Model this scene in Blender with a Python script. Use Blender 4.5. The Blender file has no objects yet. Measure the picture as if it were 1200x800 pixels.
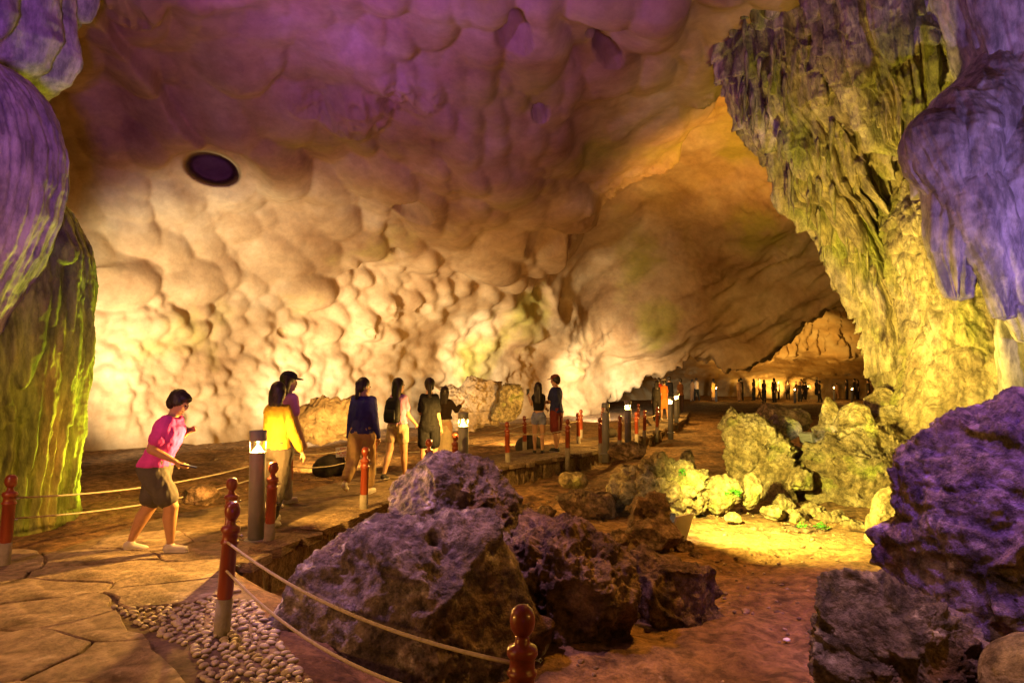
import bpy, bmesh, math, random
import numpy as np
from mathutils import Vector, Matrix

random.seed(7)
rng = np.random.default_rng(11)
R = math.radians
scene = bpy.context.scene
col = scene.collection

# ------------------------------------------------------------------ camera
CAM_Z, PITCH, F = 1.65, R(3.2), 800.0
cam_data = bpy.data.cameras.new("camera")
cam = bpy.data.objects.new("camera", cam_data)
col.objects.link(cam)
cam.location = (0, 0, CAM_Z)
cam.rotation_euler = (R(90) + PITCH, 0, 0)
cam_data.sensor_width = 36.0
cam_data.lens = 24.0
cam_data.clip_start = 0.05
cam_data.clip_end = 400
scene.camera = cam

def P(px, py, d):
    """point at depth d (metres along +Y) on the sight line of photo pixel px,py (1200x800)"""
    xr = (px - 600.0) / F
    yu = (400.0 - py) / F
    y = math.cos(PITCH) - yu * math.sin(PITCH)
    z = math.sin(PITCH) + yu * math.cos(PITCH)
    return Vector((xr / y * d, d, CAM_Z + z / y * d))

def G(px, py, z=0.0):
    v = P(px, py, 1.0)
    s = (z - CAM_Z) / (v.z - CAM_Z)
    return Vector((v.x * s, s, z))

# ------------------------------------------------------------------ world: inside a cave, only a trace of ambient light
world = bpy.data.worlds.new("World")
scene.world = world
world.use_nodes = True
bg = world.node_tree.nodes["Background"]
bg.inputs["Color"].default_value = (1.0, 0.42, 0.08, 1)
bg.inputs["Strength"].default_value = 0.07

scene.view_settings.view_transform = 'Standard'
scene.view_settings.look = 'None'
scene.view_settings.exposure = 0.25
scene.view_settings.gamma = 1.0
scene.view_settings.use_curve_mapping = False
scene.render.engine = 'CYCLES'
cy = scene.cycles
cy.max_bounces = 5
cy.diffuse_bounces = 3
cy.glossy_bounces = 2
cy.transmission_bounces = 3
cy.transparent_max_bounces = 8
cy.caustics_reflective = False
cy.caustics_refractive = False
cy.use_denoising = True
cy.sample_clamp_indirect = 4.0
try:
    cy.denoiser = 'OPENIMAGEDENOISE'
except Exception:
    pass

# ------------------------------------------------------------------ the cave's floodlights (coloured stage floods and wall washers) and added fill
def spot(name, loc, target, power, color, angle=100, blend=0.8, radius=0.12):
    l = bpy.data.lights.new(name, 'SPOT')
    l.energy = power
    l.color = color
    l.spot_size = R(angle)
    l.spot_blend = blend
    l.shadow_soft_size = radius
    o = bpy.data.objects.new(name, l)
    col.objects.link(o)
    o.location = loc
    o.rotation_euler = (Vector(target) - Vector(loc)).to_track_quat('-Z', 'Y').to_euler()
    return o

WARM = (1.0, 0.70, 0.26)
CREAM = (1.0, 0.84, 0.57)
YEL = (1.0, 0.80, 0.10)
VIO = (0.42, 0.14, 1.0)
MAG = (0.85, 0.25, 0.75)
AMB = (1.0, 0.50, 0.10)
# wall washers on the dirt floor behind the walkway
spot("wall_flood", (-8.8, 13.2, 0.4), (-8.6, 18.6, 3.0), 5600, CREAM, 80, 1.0, 0.35)
spot("wall_flood", (-6.4, 16.4, 0.4), (-4.9, 23.2, 1.9), 8000, CREAM, 68, 1.0, 0.35)
spot("wall_flood", (-2.2, 24.0, 1.9), (-0.4, 29.6, 2.3), 3200, CREAM, 76, 1.0, 0.3)
spot("wall_flood", (3.2, 27.0, 0.4), (4.6, 37.0, 1.5), 9000, CREAM, 58, 1.0, 0.3)
spot("wall_flood", (-3.4, 12.7, 0.45), (-4.3, 17.0, 0.7), 1500, (1.0, 0.55, 0.13), 130, 1.0)
spot("wall_flood", (0.6, 17.5, 0.45), (-0.6, 23.0, 0.9), 1500, (1.0, 0.55, 0.13), 130, 1.0)
# amber up-light for the bay of the vault over the pit
spot("vault_flood", (7.0, 16.6, 0.6), (7.2, 21.0, 7.4), 7500, (1.0, 0.48, 0.09), 58, 1.0, 0.3)
# violet and magenta floods near the viewer, with added accent and fill spots
spot("violet_spot", (0.5, -2.0, 0.8), (-3.0, 8.0, 10.0), 5000, (0.36, 0.10, 0.84), 84, 1.0, 0.3)
spot("violet_spot", (-5.9, 9.4, 5.0), (1.5, 12.5, 9.4), 1050, (0.34, 0.10, 0.84), 120, 1.0, 0.1)  # added raking spot, placed to bring out the ceiling scallops
spot("violet_spot", (6.2, 3.6, 0.9), (8.0, 9.5, 4.8), 1700, (0.44, 0.27, 1.0), 62, 1.0, 0.12)
spot("violet_spot", (2.5, 3.0, 5.6), (3.3, 4.7, 1.0), 1300, (0.36, 0.13, 1.0), 42, 1.0, 0.1)
spot("magenta_spot", (-2.4, 5.6, 5.6), (-0.8, 5.5, 0.2), 1250, (0.82, 0.40, 0.78), 40, 1.0, 0.12)
spot("magenta_spot", (-5.2, 1.6, 4.6), (-4.4, 4.6, 0.0), 320, (1.0, 0.42, 0.40), 110, 1.0, 0.2)
spot("amber_fill", (2.6, 6.6, 7.0), (1.7, 6.2, -0.3), 1700, (1.0, 0.42, 0.05), 66, 1.0, 0.15)  # added overhead fill that turns the pit ground orange
spot("amber_fill", (-6.0, 10.5, 7.5), (-4.2, 9.6, 0), 1000, (1.0, 0.48, 0.08), 70, 1.0, 0.15)  # added overhead fill for the dirt left of the walkway
spot("magenta_spot", (1.0, 2.4, 4.2), (1.95, 3.7, 0.2), 520, (0.95, 0.48, 0.58), 38, 1.0, 0.1)  # added accent for the slanted slab, where the violet beam is blocked
# yellow floods in the pit and at the stalactite column
spot("pit_flood", (2.2, 8.45, 0.8), (4.9, 9.7, -0.45), 2100, (1.0, 0.77, 0.14), 132, 1.0, 0.08)
spot("column_flood", (4.6, 10.0, 1.2), (8.4, 14.0, 5.0), 2600, (1.0, 0.74, 0.12), 108, 1.0, 0.1)
spot("left_column_flood", (-4.7, 9.6, 0.2), (-6.0, 8.2, 2.0), 760, (0.78, 0.80, 0.04), 110, 0.9, 0.1)
# far chamber
spot("far_flood", (19.0, 50.0, 1.2), (24.0, 62.0, 5.5), 12000, (1.0, 0.52, 0.09), 66)
# added amber fill points beside the viewer, outside the frame, no known fixtures
def fill_lamp(loc, power):
    l = bpy.data.lights.new("fill_lamp", 'POINT'); l.energy = power; l.color = (1.0, 0.46, 0.07); l.shadow_soft_size = 0.08
    o = bpy.data.objects.new("fill_lamp", l); col.objects.link(o); o.location = loc
fill_lamp((-4.6, 2.2, 1.05), 220)
fill_lamp((3.6, 1.0, 1.9), 90)
# ------------------------------------------------------------------ noise (vectorised)
_perm = rng.permutation(256)
_perm = np.concatenate([_perm, _perm, _perm])
_grad = rng.normal(size=(256, 3))
_grad /= np.linalg.norm(_grad, axis=1)[:, None]

def pnoise(p):
    p = np.asarray(p, dtype=np.float64)
    i = np.floor(p).astype(np.int64)
    f = p - i
    i &= 255
    u = f * f * f * (f * (f * 6 - 15) + 10)
    res = 0
    for dx in (0, 1):
        wx = u[:, 0] if dx else 1 - u[:, 0]
        a = _perm[(i[:, 0] + dx) & 255]
        for dy in (0, 1):
            wy = u[:, 1] if dy else 1 - u[:, 1]
            b = _perm[a + ((i[:, 1] + dy) & 255)]
            for dz in (0, 1):
                wz = u[:, 2] if dz else 1 - u[:, 2]
                g = _grad[_perm[b + ((i[:, 2] + dz) & 255)]]
                dot = g[:, 0] * (f[:, 0] - dx) + g[:, 1] * (f[:, 1] - dy) + g[:, 2] * (f[:, 2] - dz)
                res = res + wx * wy * wz * dot
    return res * 1.4

def fbm(p, octaves=4, gain=0.5, lac=2.03):
    s = 0; a = 1.0
    q = np.array(p, dtype=np.float64)
    for o in range(octaves):
        s = s + a * pnoise(q)
        q = q * lac + 17.3
        a *= gain
    return s

def ridged(p, octaves=4, gain=0.5, lac=2.1):
    s = 0; a = 1.0
    q = np.array(p, dtype=np.float64)
    for o in range(octaves):
        s = s + a * (1 - 2.0 * np.abs(pnoise(q)))
        q = q * lac + 11.7
        a *= gain
    return s

def worley(p):
    """F1 and F2 distances and a per-cell random"""
    p = np.asarray(p, dtype=np.float64)
    i = np.floor(p).astype(np.int64)
    f1 = np.full(len(p), 9.0); f2 = np.full(len(p), 9.0); idr = np.zeros(len(p))
    for dx in (-1, 0, 1):
        for dy in (-1, 0, 1):
            for dz in (-1, 0, 1):
                c = i + np.array([dx, dy, dz])
                h = _perm[_perm[_perm[c[:, 0] & 255] + (c[:, 1] & 255)] + (c[:, 2] & 255)]
                off = _grad[h] * 0.5 + 0.5
                d = np.linalg.norm(c + off - p, axis=1)
                n = d < f1
                f2 = np.where(n, f1, np.minimum(f2, d))
                idr = np.where(n, h / 256.0, idr)
                f1 = np.where(n, d, f1)
    return f1, f2, idr

def sstep(a, b, x):
    t = np.clip((x - a) / (b - a), 0, 1)
    return t * t * (3 - 2 * t)

# ------------------------------------------------------------------ mesh builders
def mesh_from(name, V, faces, smooth=True):
    me = bpy.data.meshes.new(name)
    V = np.asarray(V, dtype=np.float32)
    Fa = np.asarray(faces, dtype=np.int32)
    n, k = Fa.shape
    me.vertices.add(len(V)); me.vertices.foreach_set("co", V.ravel())
    me.loops.add(n * k); me.loops.foreach_set("vertex_index", Fa.ravel())
    me.polygons.add(n)
    me.polygons.foreach_set("loop_start", np.arange(0, n * k, k, dtype=np.int32))
    try:
        me.polygons.foreach_set("loop_total", np.full(n, k, dtype=np.int32))
    except Exception:
        pass
    me.update(calc_edges=True)
    me.validate()
    if smooth:
        me.polygons.foreach_set("use_smooth", np.ones(len(me.polygons), dtype=bool))
    return me

def grid_faces(nj, ni, wrap=False, flip=False):
    a = np.arange(nj * ni).reshape(nj, ni)
    if wrap:
        a = np.concatenate([a, a[:, :1]], axis=1)
    q = np.stack([a[:-1, :-1], a[:-1, 1:], a[1:, 1:], a[1:, :-1]], axis=-1).reshape(-1, 4)
    return q[:, ::-1] if flip else q

def obj(name, me, mat=None, parent=None, loc=None, rot=None, scale=None):
    o = bpy.data.objects.new(name, me)
    col.objects.link(o)
    if mat is not None and me is not None:
        if len(me.materials) == 0:
            me.materials.append(mat)
    if parent is not None:
        o.parent = parent
    if loc is not None: o.location = loc
    if rot is not None: o.rotation_euler = rot
    if scale is not None: o.scale = scale
    return o

def tag(o, label=None, cat=None, group=None, kind=None):
    if label: o["label"] = label
    if cat: o["category"] = cat
    if group: o["group"] = group
    if kind: o["kind"] = kind
    return o

def empty(name, loc=(0, 0, 0), rz=0.0, label=None, cat=None, group=None):
    o = bpy.data.objects.new(name, None)
    o.empty_display_size = 0.2
    col.objects.link(o)
    o.location = loc
    o.rotation_euler = (0, 0, rz)
    tag(o, label, cat, group)
    return o

def lathe(profile, seg=20, closed=True):
    """profile: list of (r, z) from bottom to top"""
    V = []; Fc = []
    n = len(profile)
    for r, z in profile:
        for k in range(seg):
            a = 2 * math.pi * k / seg
            V.append((r * math.cos(a), r * math.sin(a), z))
    for j in range(n - 1):
        for k in range(seg):
            k2 = (k + 1) % seg
            Fc.append((j * seg + k, j * seg + k2, (j + 1) * seg + k2, (j + 1) * seg + k))
    if closed:
        Fc.append(tuple(reversed(range(seg))))
        Fc.append(tuple(range((n - 1) * seg, n * seg)))
    me = bpy.data.meshes.new("lathe")
    me.from_pydata(V, [], Fc)
    me.update()
    for p in me.polygons:
        p.use_smooth = len(p.vertices) == 4
    return me

def box_mesh(sx, sy, sz, bevel=0.0, base=False):
    bm = bmesh.new()
    bmesh.ops.create_cube(bm, size=1.0)
    for v in bm.verts:
        v.co = Vector((v.co.x * sx, v.co.y * sy, (v.co.z + (0.5 if base else 0)) * sz))
    if bevel:
        bmesh.ops.bevel(bm, geom=list(bm.edges), offset=bevel, segments=2, affect='EDGES', profile=0.6)
    me = bpy.data.meshes.new("box"); bm.to_mesh(me); bm.free()
    return me

def tube_mesh(pts, r, seg=8):
    pts = [Vector(p) for p in pts]
    V = []; Fc = []
    n = len(pts)
    for i, p in enumerate(pts):
        t = (pts[min(i + 1, n - 1)] - pts[max(i - 1, 0)]).normalized()
        up = Vector((0, 0, 1)) if abs(t.z) < 0.95 else Vector((1, 0, 0))
        a = t.cross(up).normalized(); b = a.cross(t)
        rr = r[i] if isinstance(r, (list, tuple)) else r
        for k in range(seg):
            th = 2 * math.pi * k / seg
            V.append(tuple(p + (a * math.cos(th) + b * math.sin(th)) * rr))
    for j in range(n - 1):
        for k in range(seg):
            k2 = (k + 1) % seg
            Fc.append((j * seg + k, j * seg + k2, (j + 1) * seg + k2, (j + 1) * seg + k))
    Fc.append(tuple(reversed(range(seg)))); Fc.append(tuple(range((n - 1) * seg, n * seg)))
    me = bpy.data.meshes.new("tube"); me.from_pydata(V, [], Fc); me.update()
    for p in me.polygons: p.use_smooth = len(p.vertices) == 4
    return me

# ------------------------------------------------------------------ materials
def mat(name, cols, scale=3.0, rough=0.85, bump=0.0, bscale=20.0, detail=6.0, spec=0.3, dist=0.02,
        stretch=None, spots=None, metallic=0.0, coat=0.0, rvar=0.0, pores=None):
    """noise-mixed colours plus a fine bump; spots=(colour, scale, low, high) overlays patches"""
    m = bpy.data.materials.new(name); m.use_nodes = True
    nt = m.node_tree; N = nt.nodes; L = nt.links
    b = N["Principled BSDF"]
    b.inputs["Roughness"].default_value = rough
    b.inputs["Specular IOR Level"].default_value = spec
    b.inputs["Metallic"].default_value = metallic
    b.inputs["Coat Weight"].default_value = coat
    tc = N.new("ShaderNodeTexCoord")
    mp = N.new("ShaderNodeMapping"); L.new(tc.outputs["Object"], mp.inputs["Vector"])
    if stretch: mp.inputs["Scale"].default_value = stretch
    nz = N.new("ShaderNodeTexNoise"); nz.inputs["Scale"].default_value = scale
    nz.inputs["Detail"].default_value = detail; nz.inputs["Roughness"].default_value = 0.6
    L.new(mp.outputs[0], nz.inputs["Vector"])
    cr = N.new("ShaderNodeValToRGB")
    e = cr.color_ramp.elements
    n = len(cols)
    while len(e) < n: e.new(0.5)
    for k, c in enumerate(cols):
        e[k].position = 0.32 + 0.36 * (k / max(1, n - 1))
        e[k].color = (*c, 1)
    L.new(nz.outputs["Fac"], cr.inputs["Fac"])
    out = cr.outputs["Color"]
    if spots:
        for sc_col, ss, lo, hi in (spots if isinstance(spots, list) else [spots]):
            n2 = N.new("ShaderNodeTexNoise"); n2.inputs["Scale"].default_value = ss
            n2.inputs["Detail"].default_value = 5.0
            L.new(mp.outputs[0], n2.inputs["Vector"])
            mr = N.new("ShaderNodeMapRange"); mr.inputs["From Min"].default_value = lo; mr.inputs["From Max"].default_value = hi
            L.new(n2.outputs["Fac"], mr.inputs["Value"])
            mx = N.new("ShaderNodeMix"); mx.data_type = 'RGBA'
            L.new(mr.outputs[0], mx.inputs["Factor"])
            L.new(out, mx.inputs["A"]); mx.inputs["B"].default_value = (*sc_col, 1)
            out = mx.outputs["Result"]
    if pores:
        vz = N.new("ShaderNodeTexNoise"); vz.inputs["Scale"].default_value = pores[1]; vz.inputs["Detail"].default_value = 9.0; vz.inputs["Roughness"].default_value = 0.72
        L.new(mp.outputs[0], vz.inputs["Vector"])
        mr = N.new("ShaderNodeMapRange"); mr.inputs["From Min"].default_value = 0.40; mr.inputs["From Max"].default_value = 0.62
        mr.inputs["To Min"].default_value = pores[0]; mr.inputs["To Max"].default_value = pores[2]
        L.new(vz.outputs["Fac"], mr.inputs["Value"])
        mx = N.new("ShaderNodeMix"); mx.data_type = 'RGBA'; mx.blend_type = 'MULTIPLY'; mx.inputs["Factor"].default_value = 1.0
        L.new(out, mx.inputs["A"]); L.new(mr.outputs[0], mx.inputs["B"])
        out = mx.outputs["Result"]
    L.new(out, b.inputs["Base Color"])
    if bump:
        n3 = N.new("ShaderNodeTexNoise"); n3.inputs["Scale"].default_value = bscale
        n3.inputs["Detail"].default_value = 8.0; n3.inputs["Roughness"].default_value = 0.65
        L.new(mp.outputs[0], n3.inputs["Vector"])
        bp = N.new("ShaderNodeBump"); bp.inputs["Strength"].default_value = bump; bp.inputs["Distance"].default_value = dist
        L.new(n3.outputs["Fac"], bp.inputs["Height"])
        L.new(bp.outputs["Normal"], b.inputs["Normal"])
    if rvar:
        mr = N.new("ShaderNodeMapRange"); mr.inputs["To Min"].default_value = rough - rvar; mr.inputs["To Max"].default_value = rough + rvar
        L.new(nz.outputs["Fac"], mr.inputs["Value"]); L.new(mr.outputs[0], b.inputs["Roughness"])
    return m

def emit(name, colr, strength):
    m = bpy.data.materials.new(name); m.use_nodes = True
    nt = m.node_tree; b = nt.nodes["Principled BSDF"]
    b.inputs["Base Color"].default_value = (*colr, 1)
    b.inputs["Emission Color"].default_value = (*colr, 1)
    b.inputs["Emission Strength"].default_value = strength
    return m

M = {}
M["wall"] = mat("pale limestone", [(0.24, 0.135, 0.058), (0.36, 0.24, 0.12), (0.46, 0.35, 0.21)], 0.4, 0.75, 0.25, 7.0, dist=0.05,
                spots=[((0.30, 0.25, 0.06), 0.22, 0.56, 0.66), ((0.30, 0.20, 0.10), 0.5, 0.60, 0.75)], pores=(0.86, 3.5, 1.08))
M["farwall"] = mat("far limestone", [(0.30, 0.20, 0.10), (0.45, 0.33, 0.18), (0.5, 0.42, 0.28)], 0.4, 0.85, 0.5, 2.5, dist=0.1)
M["flow"] = mat("flowstone", [(0.17, 0.125, 0.07), (0.34, 0.265, 0.15), (0.48, 0.40, 0.26)], 1.4, 0.75, 1.0, 9.0, dist=0.10,
                stretch=(1, 1, 0.45), spots=[((0.24, 0.24, 0.06), 0.9, 0.53, 0.64), ((0.11, 0.07, 0.04), 2.1, 0.58, 0.70)], pores=(0.5, 6, 1.3))
M["flow_near"] = mat("smooth flowstone", [(0.18, 0.15, 0.13), (0.32, 0.29, 0.25), (0.46, 0.42, 0.36)], 1.3, 0.6, 0.5, 11.0, dist=0.03,
                stretch=(1, 1, 0.35), spots=[((0.28, 0.20, 0.15), 1.5, 0.6, 0.72)], pores=(0.5, 6, 1.3))
M["moss"] = mat("algae stained flowstone", [(0.14, 0.12, 0.05), (0.22, 0.27, 0.06), (0.30, 0.36, 0.10)], 1.6, 0.85, 0.7, 10.0, dist=0.04,
                stretch=(1, 1, 0.3), spots=[((0.10, 0.13, 0.03), 1.3, 0.52, 0.66), ((0.25, 0.15, 0.07), 0.8, 0.56, 0.68)], pores=(0.5, 7, 1.3))
M["karst"] = mat("weathered grey rock", [(0.07, 0.052, 0.048), (0.19, 0.15, 0.14), (0.36, 0.30, 0.28)], 3.2, 0.8, 1.0, 16.0, dist=0.09,
                spots=[((0.12, 0.065, 0.03), 1.6, 0.52, 0.66), ((0.48, 0.42, 0.40), 6.0, 0.60, 0.70)], pores=(0.35, 11, 1.5))
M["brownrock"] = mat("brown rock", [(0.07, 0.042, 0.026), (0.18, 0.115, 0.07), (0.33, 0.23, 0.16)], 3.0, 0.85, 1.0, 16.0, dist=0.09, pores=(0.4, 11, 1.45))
M["limerock"] = mat("pale lime rock", [(0.18, 0.13, 0.06), (0.34, 0.27, 0.14), (0.50, 0.43, 0.28)], 2.8, 0.85, 1.0, 13.0, dist=0.10,  # pale tan stone with greenish mottling
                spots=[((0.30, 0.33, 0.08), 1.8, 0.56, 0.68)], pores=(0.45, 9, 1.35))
M["ledge"] = mat("tan ledge rock", [(0.22, 0.145, 0.07), (0.38, 0.27, 0.15), (0.48, 0.37, 0.23)], 0.9, 0.85, 0.9, 8.0, dist=0.06, pores=(0.6, 4, 1.2))
M["blackrock"] = mat("dark cast rock", [(0.025, 0.022, 0.018), (0.06, 0.05, 0.04)], 6.0, 0.8, 0.5, 20.0)
M["dirt"] = mat("cave dirt", [(0.15, 0.08, 0.032), (0.29, 0.165, 0.068), (0.40, 0.25, 0.12)], 1.1, 0.92, 1.0, 11.0, dist=0.10,
                spots=[((0.36, 0.24, 0.12), 0.35, 0.56, 0.70), ((0.10, 0.055, 0.028), 2.2, 0.56, 0.70)], pores=(0.5, 8, 1.4))
M["paving"] = mat("flagstone", [(0.20, 0.145, 0.10), (0.34, 0.255, 0.18), (0.46, 0.36, 0.26)], 3.2, 0.72, 0.9, 12.0, dist=0.05, rvar=0.14,
                spots=[((0.13, 0.085, 0.05), 1.9, 0.54, 0.66), ((0.52, 0.43, 0.33), 5.0, 0.64, 0.72)], pores=(0.6, 9, 1.3))
M["mortar"] = mat("path mortar", [(0.09, 0.06, 0.035), (0.20, 0.14, 0.08), (0.28, 0.21, 0.13)], 2.4, 0.9, 0.7, 16.0, dist=0.03, pores=(0.6, 9, 1.3))
M["pebble"] = mat("river pebble", [(0.25, 0.20, 0.14), (0.42, 0.36, 0.27), (0.52, 0.46, 0.36)], 9.0, 0.55, 0.2, 60.0)
M["kerb"] = mat("kerb stone", [(0.16, 0.11, 0.07), (0.28, 0.20, 0.12), (0.36, 0.27, 0.17)], 3.0, 0.9, 0.8, 22.0, dist=0.02, pores=(0.5, 10, 1.3))
M["redwood"] = mat("varnished red wood", [(0.15, 0.025, 0.012), (0.23, 0.045, 0.018), (0.30, 0.07, 0.025)], 4.0, 0.28, 0.12, 50.0, stretch=(3, 3, 0.4), spec=0.5, coat=0.3)
M["concrete"] = mat("grey concrete foot", [(0.22, 0.19, 0.16), (0.32, 0.29, 0.25)], 14.0, 0.85, 0.4, 60.0)
M["greymetal"] = mat("grey painted metal", [(0.17, 0.17, 0.19), (0.22, 0.22, 0.24)], 6.0, 0.45, 0.08, 40.0, spec=0.5)
M["rope"] = mat("pale rope", [(0.42, 0.35, 0.24), (0.58, 0.50, 0.38)], 40.0, 0.8, 0.4, 140.0)
M["steel"] = mat("steel hook", [(0.3, 0.3, 0.32), (0.45, 0.45, 0.47)], 20.0, 0.35, metallic=0.9)
M["black"] = mat("black plastic", [(0.012, 0.012, 0.013), (0.03, 0.03, 0.032)], 8.0, 0.5)
M["white"] = mat("white card", [(0.66, 0.64, 0.6), (0.78, 0.76, 0.72)], 6.0, 0.7)
M["red_ink"] = mat("red ink", [(0.55, 0.03, 0.02), (0.62, 0.05, 0.03)], 6.0, 0.7)
M["leaf"] = mat("bright green moss", [(0.05, 0.22, 0.02), (0.10, 0.38, 0.04)], 20.0, 0.7)
M["lamp_glow"] = emit("warm lamp glow", (1.0, 0.74, 0.34), 16.0)
M["lamp_far"] = emit("far lamp glow", (1.0, 0.62, 0.30), 26.0)
M["flood_glow"] = emit("flood glow", (1.0, 0.9, 0.62), 30.0)
M["screen"] = emit("phone screen glow", (0.55, 0.65, 1.0), 1.6)
def lens_material():
    m = bpy.data.materials.new("clear lamp lens"); m.use_nodes = True
    nt = m.node_tree; N = nt.nodes; L = nt.links
    for n in list(N): N.remove(n)
    out = N.new("ShaderNodeOutputMaterial")
    mix = N.new("ShaderNodeMixShader"); mix.inputs[0].default_value = 0.10
    t = N.new("ShaderNodeBsdfTransparent"); t.inputs[0].default_value = (1, 0.96, 0.88, 1)
    g = N.new("ShaderNodeBsdfGlossy"); g.inputs["Roughness"].default_value = 0.08
    L.new(t.outputs[0], mix.inputs[1]); L.new(g.outputs[0], mix.inputs[2]); L.new(mix.outputs[0], out.inputs[0])
    return m
M["lens"] = lens_material()
# ------------------------------------------------------------------ layout curves (plan view)
KERB = np.array([(1.2, 1.6), (0.45, 2.6), (-0.35, 3.1), (-1.05, 3.7), (-1.5, 4.5), (-1.95, 5.3), (-2.50, 6.2), (-2.35, 6.95), (-1.85, 9.1), (-0.66, 12.6),
                 (1.55, 15.5), (4.2, 21.0), (7.0, 28.5), (8.6, 34.0), (11.5, 44.0), (16, 60)])
LEFT = np.array([(-9, -5), (-9, 5.6), (-4.55, 6.0), (-4.45, 6.8), (-4.1, 8.5), (-3.25, 9.9), (-2.42, 11.9), (0.0, 15.6), (1.9, 18.9), (5.0, 24.5), (5.6, 28.5), (6.6, 34.0), (9.0, 44), (13, 60)])
def kerb_x(Y): return np.interp(Y, KERB[:, 1], KERB[:, 0])
def left_x(Y): return np.interp(Y, LEFT[:, 1], LEFT[:, 0])

def ground_base(X, Y):
    k = kerb_x(Y)
    d = X - k                                   # >0 right of the walkway
    wide = np.where(Y > 6.3, 0.10, np.where(Y > 5.4, 0.10 + 1.1 * (6.3 - Y) / 0.9, 1.2))
    depth = np.interp(Y, [0, 4, 6, 16, 26, 34, 44, 52, 70], [0.28, 0.35, 0.36, 0.36, 0.30, 0.16, 0.0, -0.15, -0.6])
    right = -depth * sstep(0, 1, np.clip((d + 0.02) / wide, 0, 1)) - 0.02
    dl = left_x(Y) - X                          # >0 left of the walkway
    left = -0.06 - 0.05 * sstep(0, 1.5, dl)
    z = np.where(d > -0.02, right, np.where(dl > 0, left, -0.03))
    # rising ground below the stalactite column, dune by the near right rocks
    z = z + 0.9 * sstep(6.0, 11.0, X - 0.15 * (Y - 12)) * sstep(9, 13, Y) * sstep(30, 17, Y)
    z = z + 0.34 * np.exp(-((X - 1.72) / 0.34) ** 2 - ((Y - 3.75) / 0.55) ** 2)
    z = z + 0.10 * np.exp(-((X - 0.35) / 0.5) ** 2 - ((Y - 5.2) / 0.8) ** 2)
    return z

def ground_z(x, y):
    return float(ground_base(np.array([x]), np.array([y]))[0])

def make_ground():
    Yl = np.concatenate([np.linspace(-6, 1.3, 14)[:-1], np.geomspace(1.3, 78, 400)])
    s = np.linspace(-1.75, 1.75, 440)
    Y = np.repeat(Yl[:, None], len(s), 1)
    X = s[None, :] * (np.maximum(Y, 0) + 3.5)
    x, y = X.ravel(), Y.ravel()
    z = ground_base(x, y)
    d = x - kerb_x(y)
    rough = np.where((d < 0) & (x > left_x(y)), 0.0, 1.0)
    q = np.stack([x, y, np.zeros_like(x)], 1)
    amp = rough * sstep(0, 0.5, np.maximum(d, left_x(y) - x))
    z = z + amp * (0.07 * fbm(q * 0.7, 3) + 0.035 * ridged(q * 2.1, 3) + 0.014 * fbm(q * 9, 2) - 0.02)
    # broken lumps of soil in the pit
    f1, f2, _ = worley(q * np.array([2.6, 2.6, 1]))
    z = z + amp * 0.05 * np.clip(0.45 - f1, 0, 1) * sstep(0.0, 0.5, fbm(q * 0.5 + 9, 2)) * 2
    z = np.where(rough > 0.5, np.where(d > 0, np.minimum(z, 9), z), z)
    me = mesh_from("cave_floor", np.stack([x, y, z], 1), grid_faces(len(Yl), len(s)))
    o = obj("cave_floor", me, M["dirt"])
    tag(o, kind="structure")
make_ground()

# ------------------------------------------------------------------ surface stamping: bulges and drips on a parametric sheet
def stamp_caps(H, u, v, caps):
    """u (i), v (j) grid lines; caps: (cu, cv, ru, rv, ang, amp, power)"""
    for cap in caps:
        cu, cv, ru, rv, ang, amp, pw = cap[:7]
        skew = cap[7] if len(cap) > 7 else 0.0
        r = max(ru, rv)
        i0, i1 = np.searchsorted(u, [cu - r, cu + r]); j0, j1 = np.searchsorted(v, [cv - r, cv + r])
        if i1 - i0 < 2 or j1 - j0 < 2: continue
        du = u[i0:i1][None, :] - cu; dv = v[j0:j1][:, None] - cv
        ca, sa = math.cos(ang), math.sin(ang)
        a = (du * ca + dv * sa) / ru; b = (-du * sa + dv * ca) / rv
        q = np.clip(1 - a * a - b * b, 0, 1)
        h = amp * q ** pw * (1 + skew * a)
        if amp > 0:
            H[j0:j1, i0:i1] = np.maximum(H[j0:j1, i0:i1], h)
        else:
            H[j0:j1, i0:i1] = np.minimum(H[j0:j1, i0:i1], H[j0:j1, i0:i1] * (1 - q ** pw) + h)
    return H

def stamp_drips(H, u, v, drips):
    """v grows upwards; drips: (cu, vtop, length, width, amp)"""
    for cu, vt, ln, w, amp in drips:
        i0, i1 = np.searchsorted(u, [cu - w, cu + w]); j0, j1 = np.searchsorted(v, [vt - ln, vt])
        if i1 - i0 < 2 or j1 - j0 < 2: continue
        t = np.clip((vt - v[j0:j1][:, None]) / ln, 0, 1)
        hw = w * np.sqrt(np.clip(1 - t ** 4, 0.0001, 1)) * (0.6 + 0.4 * t)
        du = (u[i0:i1][None, :] - cu) / hw
        h = amp * np.clip(t / 0.35, 0, 1) ** 0.8 * (0.55 + 0.45 * t) * np.sqrt(np.clip(1 - du * du, 0, 1)) 
        H[j0:j1, i0:i1] = np.maximum(H[j0:j1, i0:i1], h)
    return H

def blur(A, n):
    for _ in range(n):
        B = A.copy(); B[1:-1] = (A[:-2] + 2 * A[1:-1] + A[2:]) / 4
        C = B.copy(); C[:, 1:-1] = (B[:, :-2] + 2 * B[:, 1:-1] + B[:, 2:]) / 4
        A = C
    return A

def sight_points(PX, PY, D):
    xr = (PX - 600.0) / F; yu = (400.0 - PY) / F
    y = math.cos(PITCH) - yu * math.sin(PITCH); z = math.sin(PITCH) + yu * math.cos(PITCH)
    return np.stack([xr / y * D, D, CAM_Z + z / y * D], -1)

def grid_normals(S):
    du = np.gradient(S, axis=1); dv = np.gradient(S, axis=0)
    n = np.cross(du, dv)
    n /= np.linalg.norm(n, axis=-1, keepdims=True) + 1e-9
    return n

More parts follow.
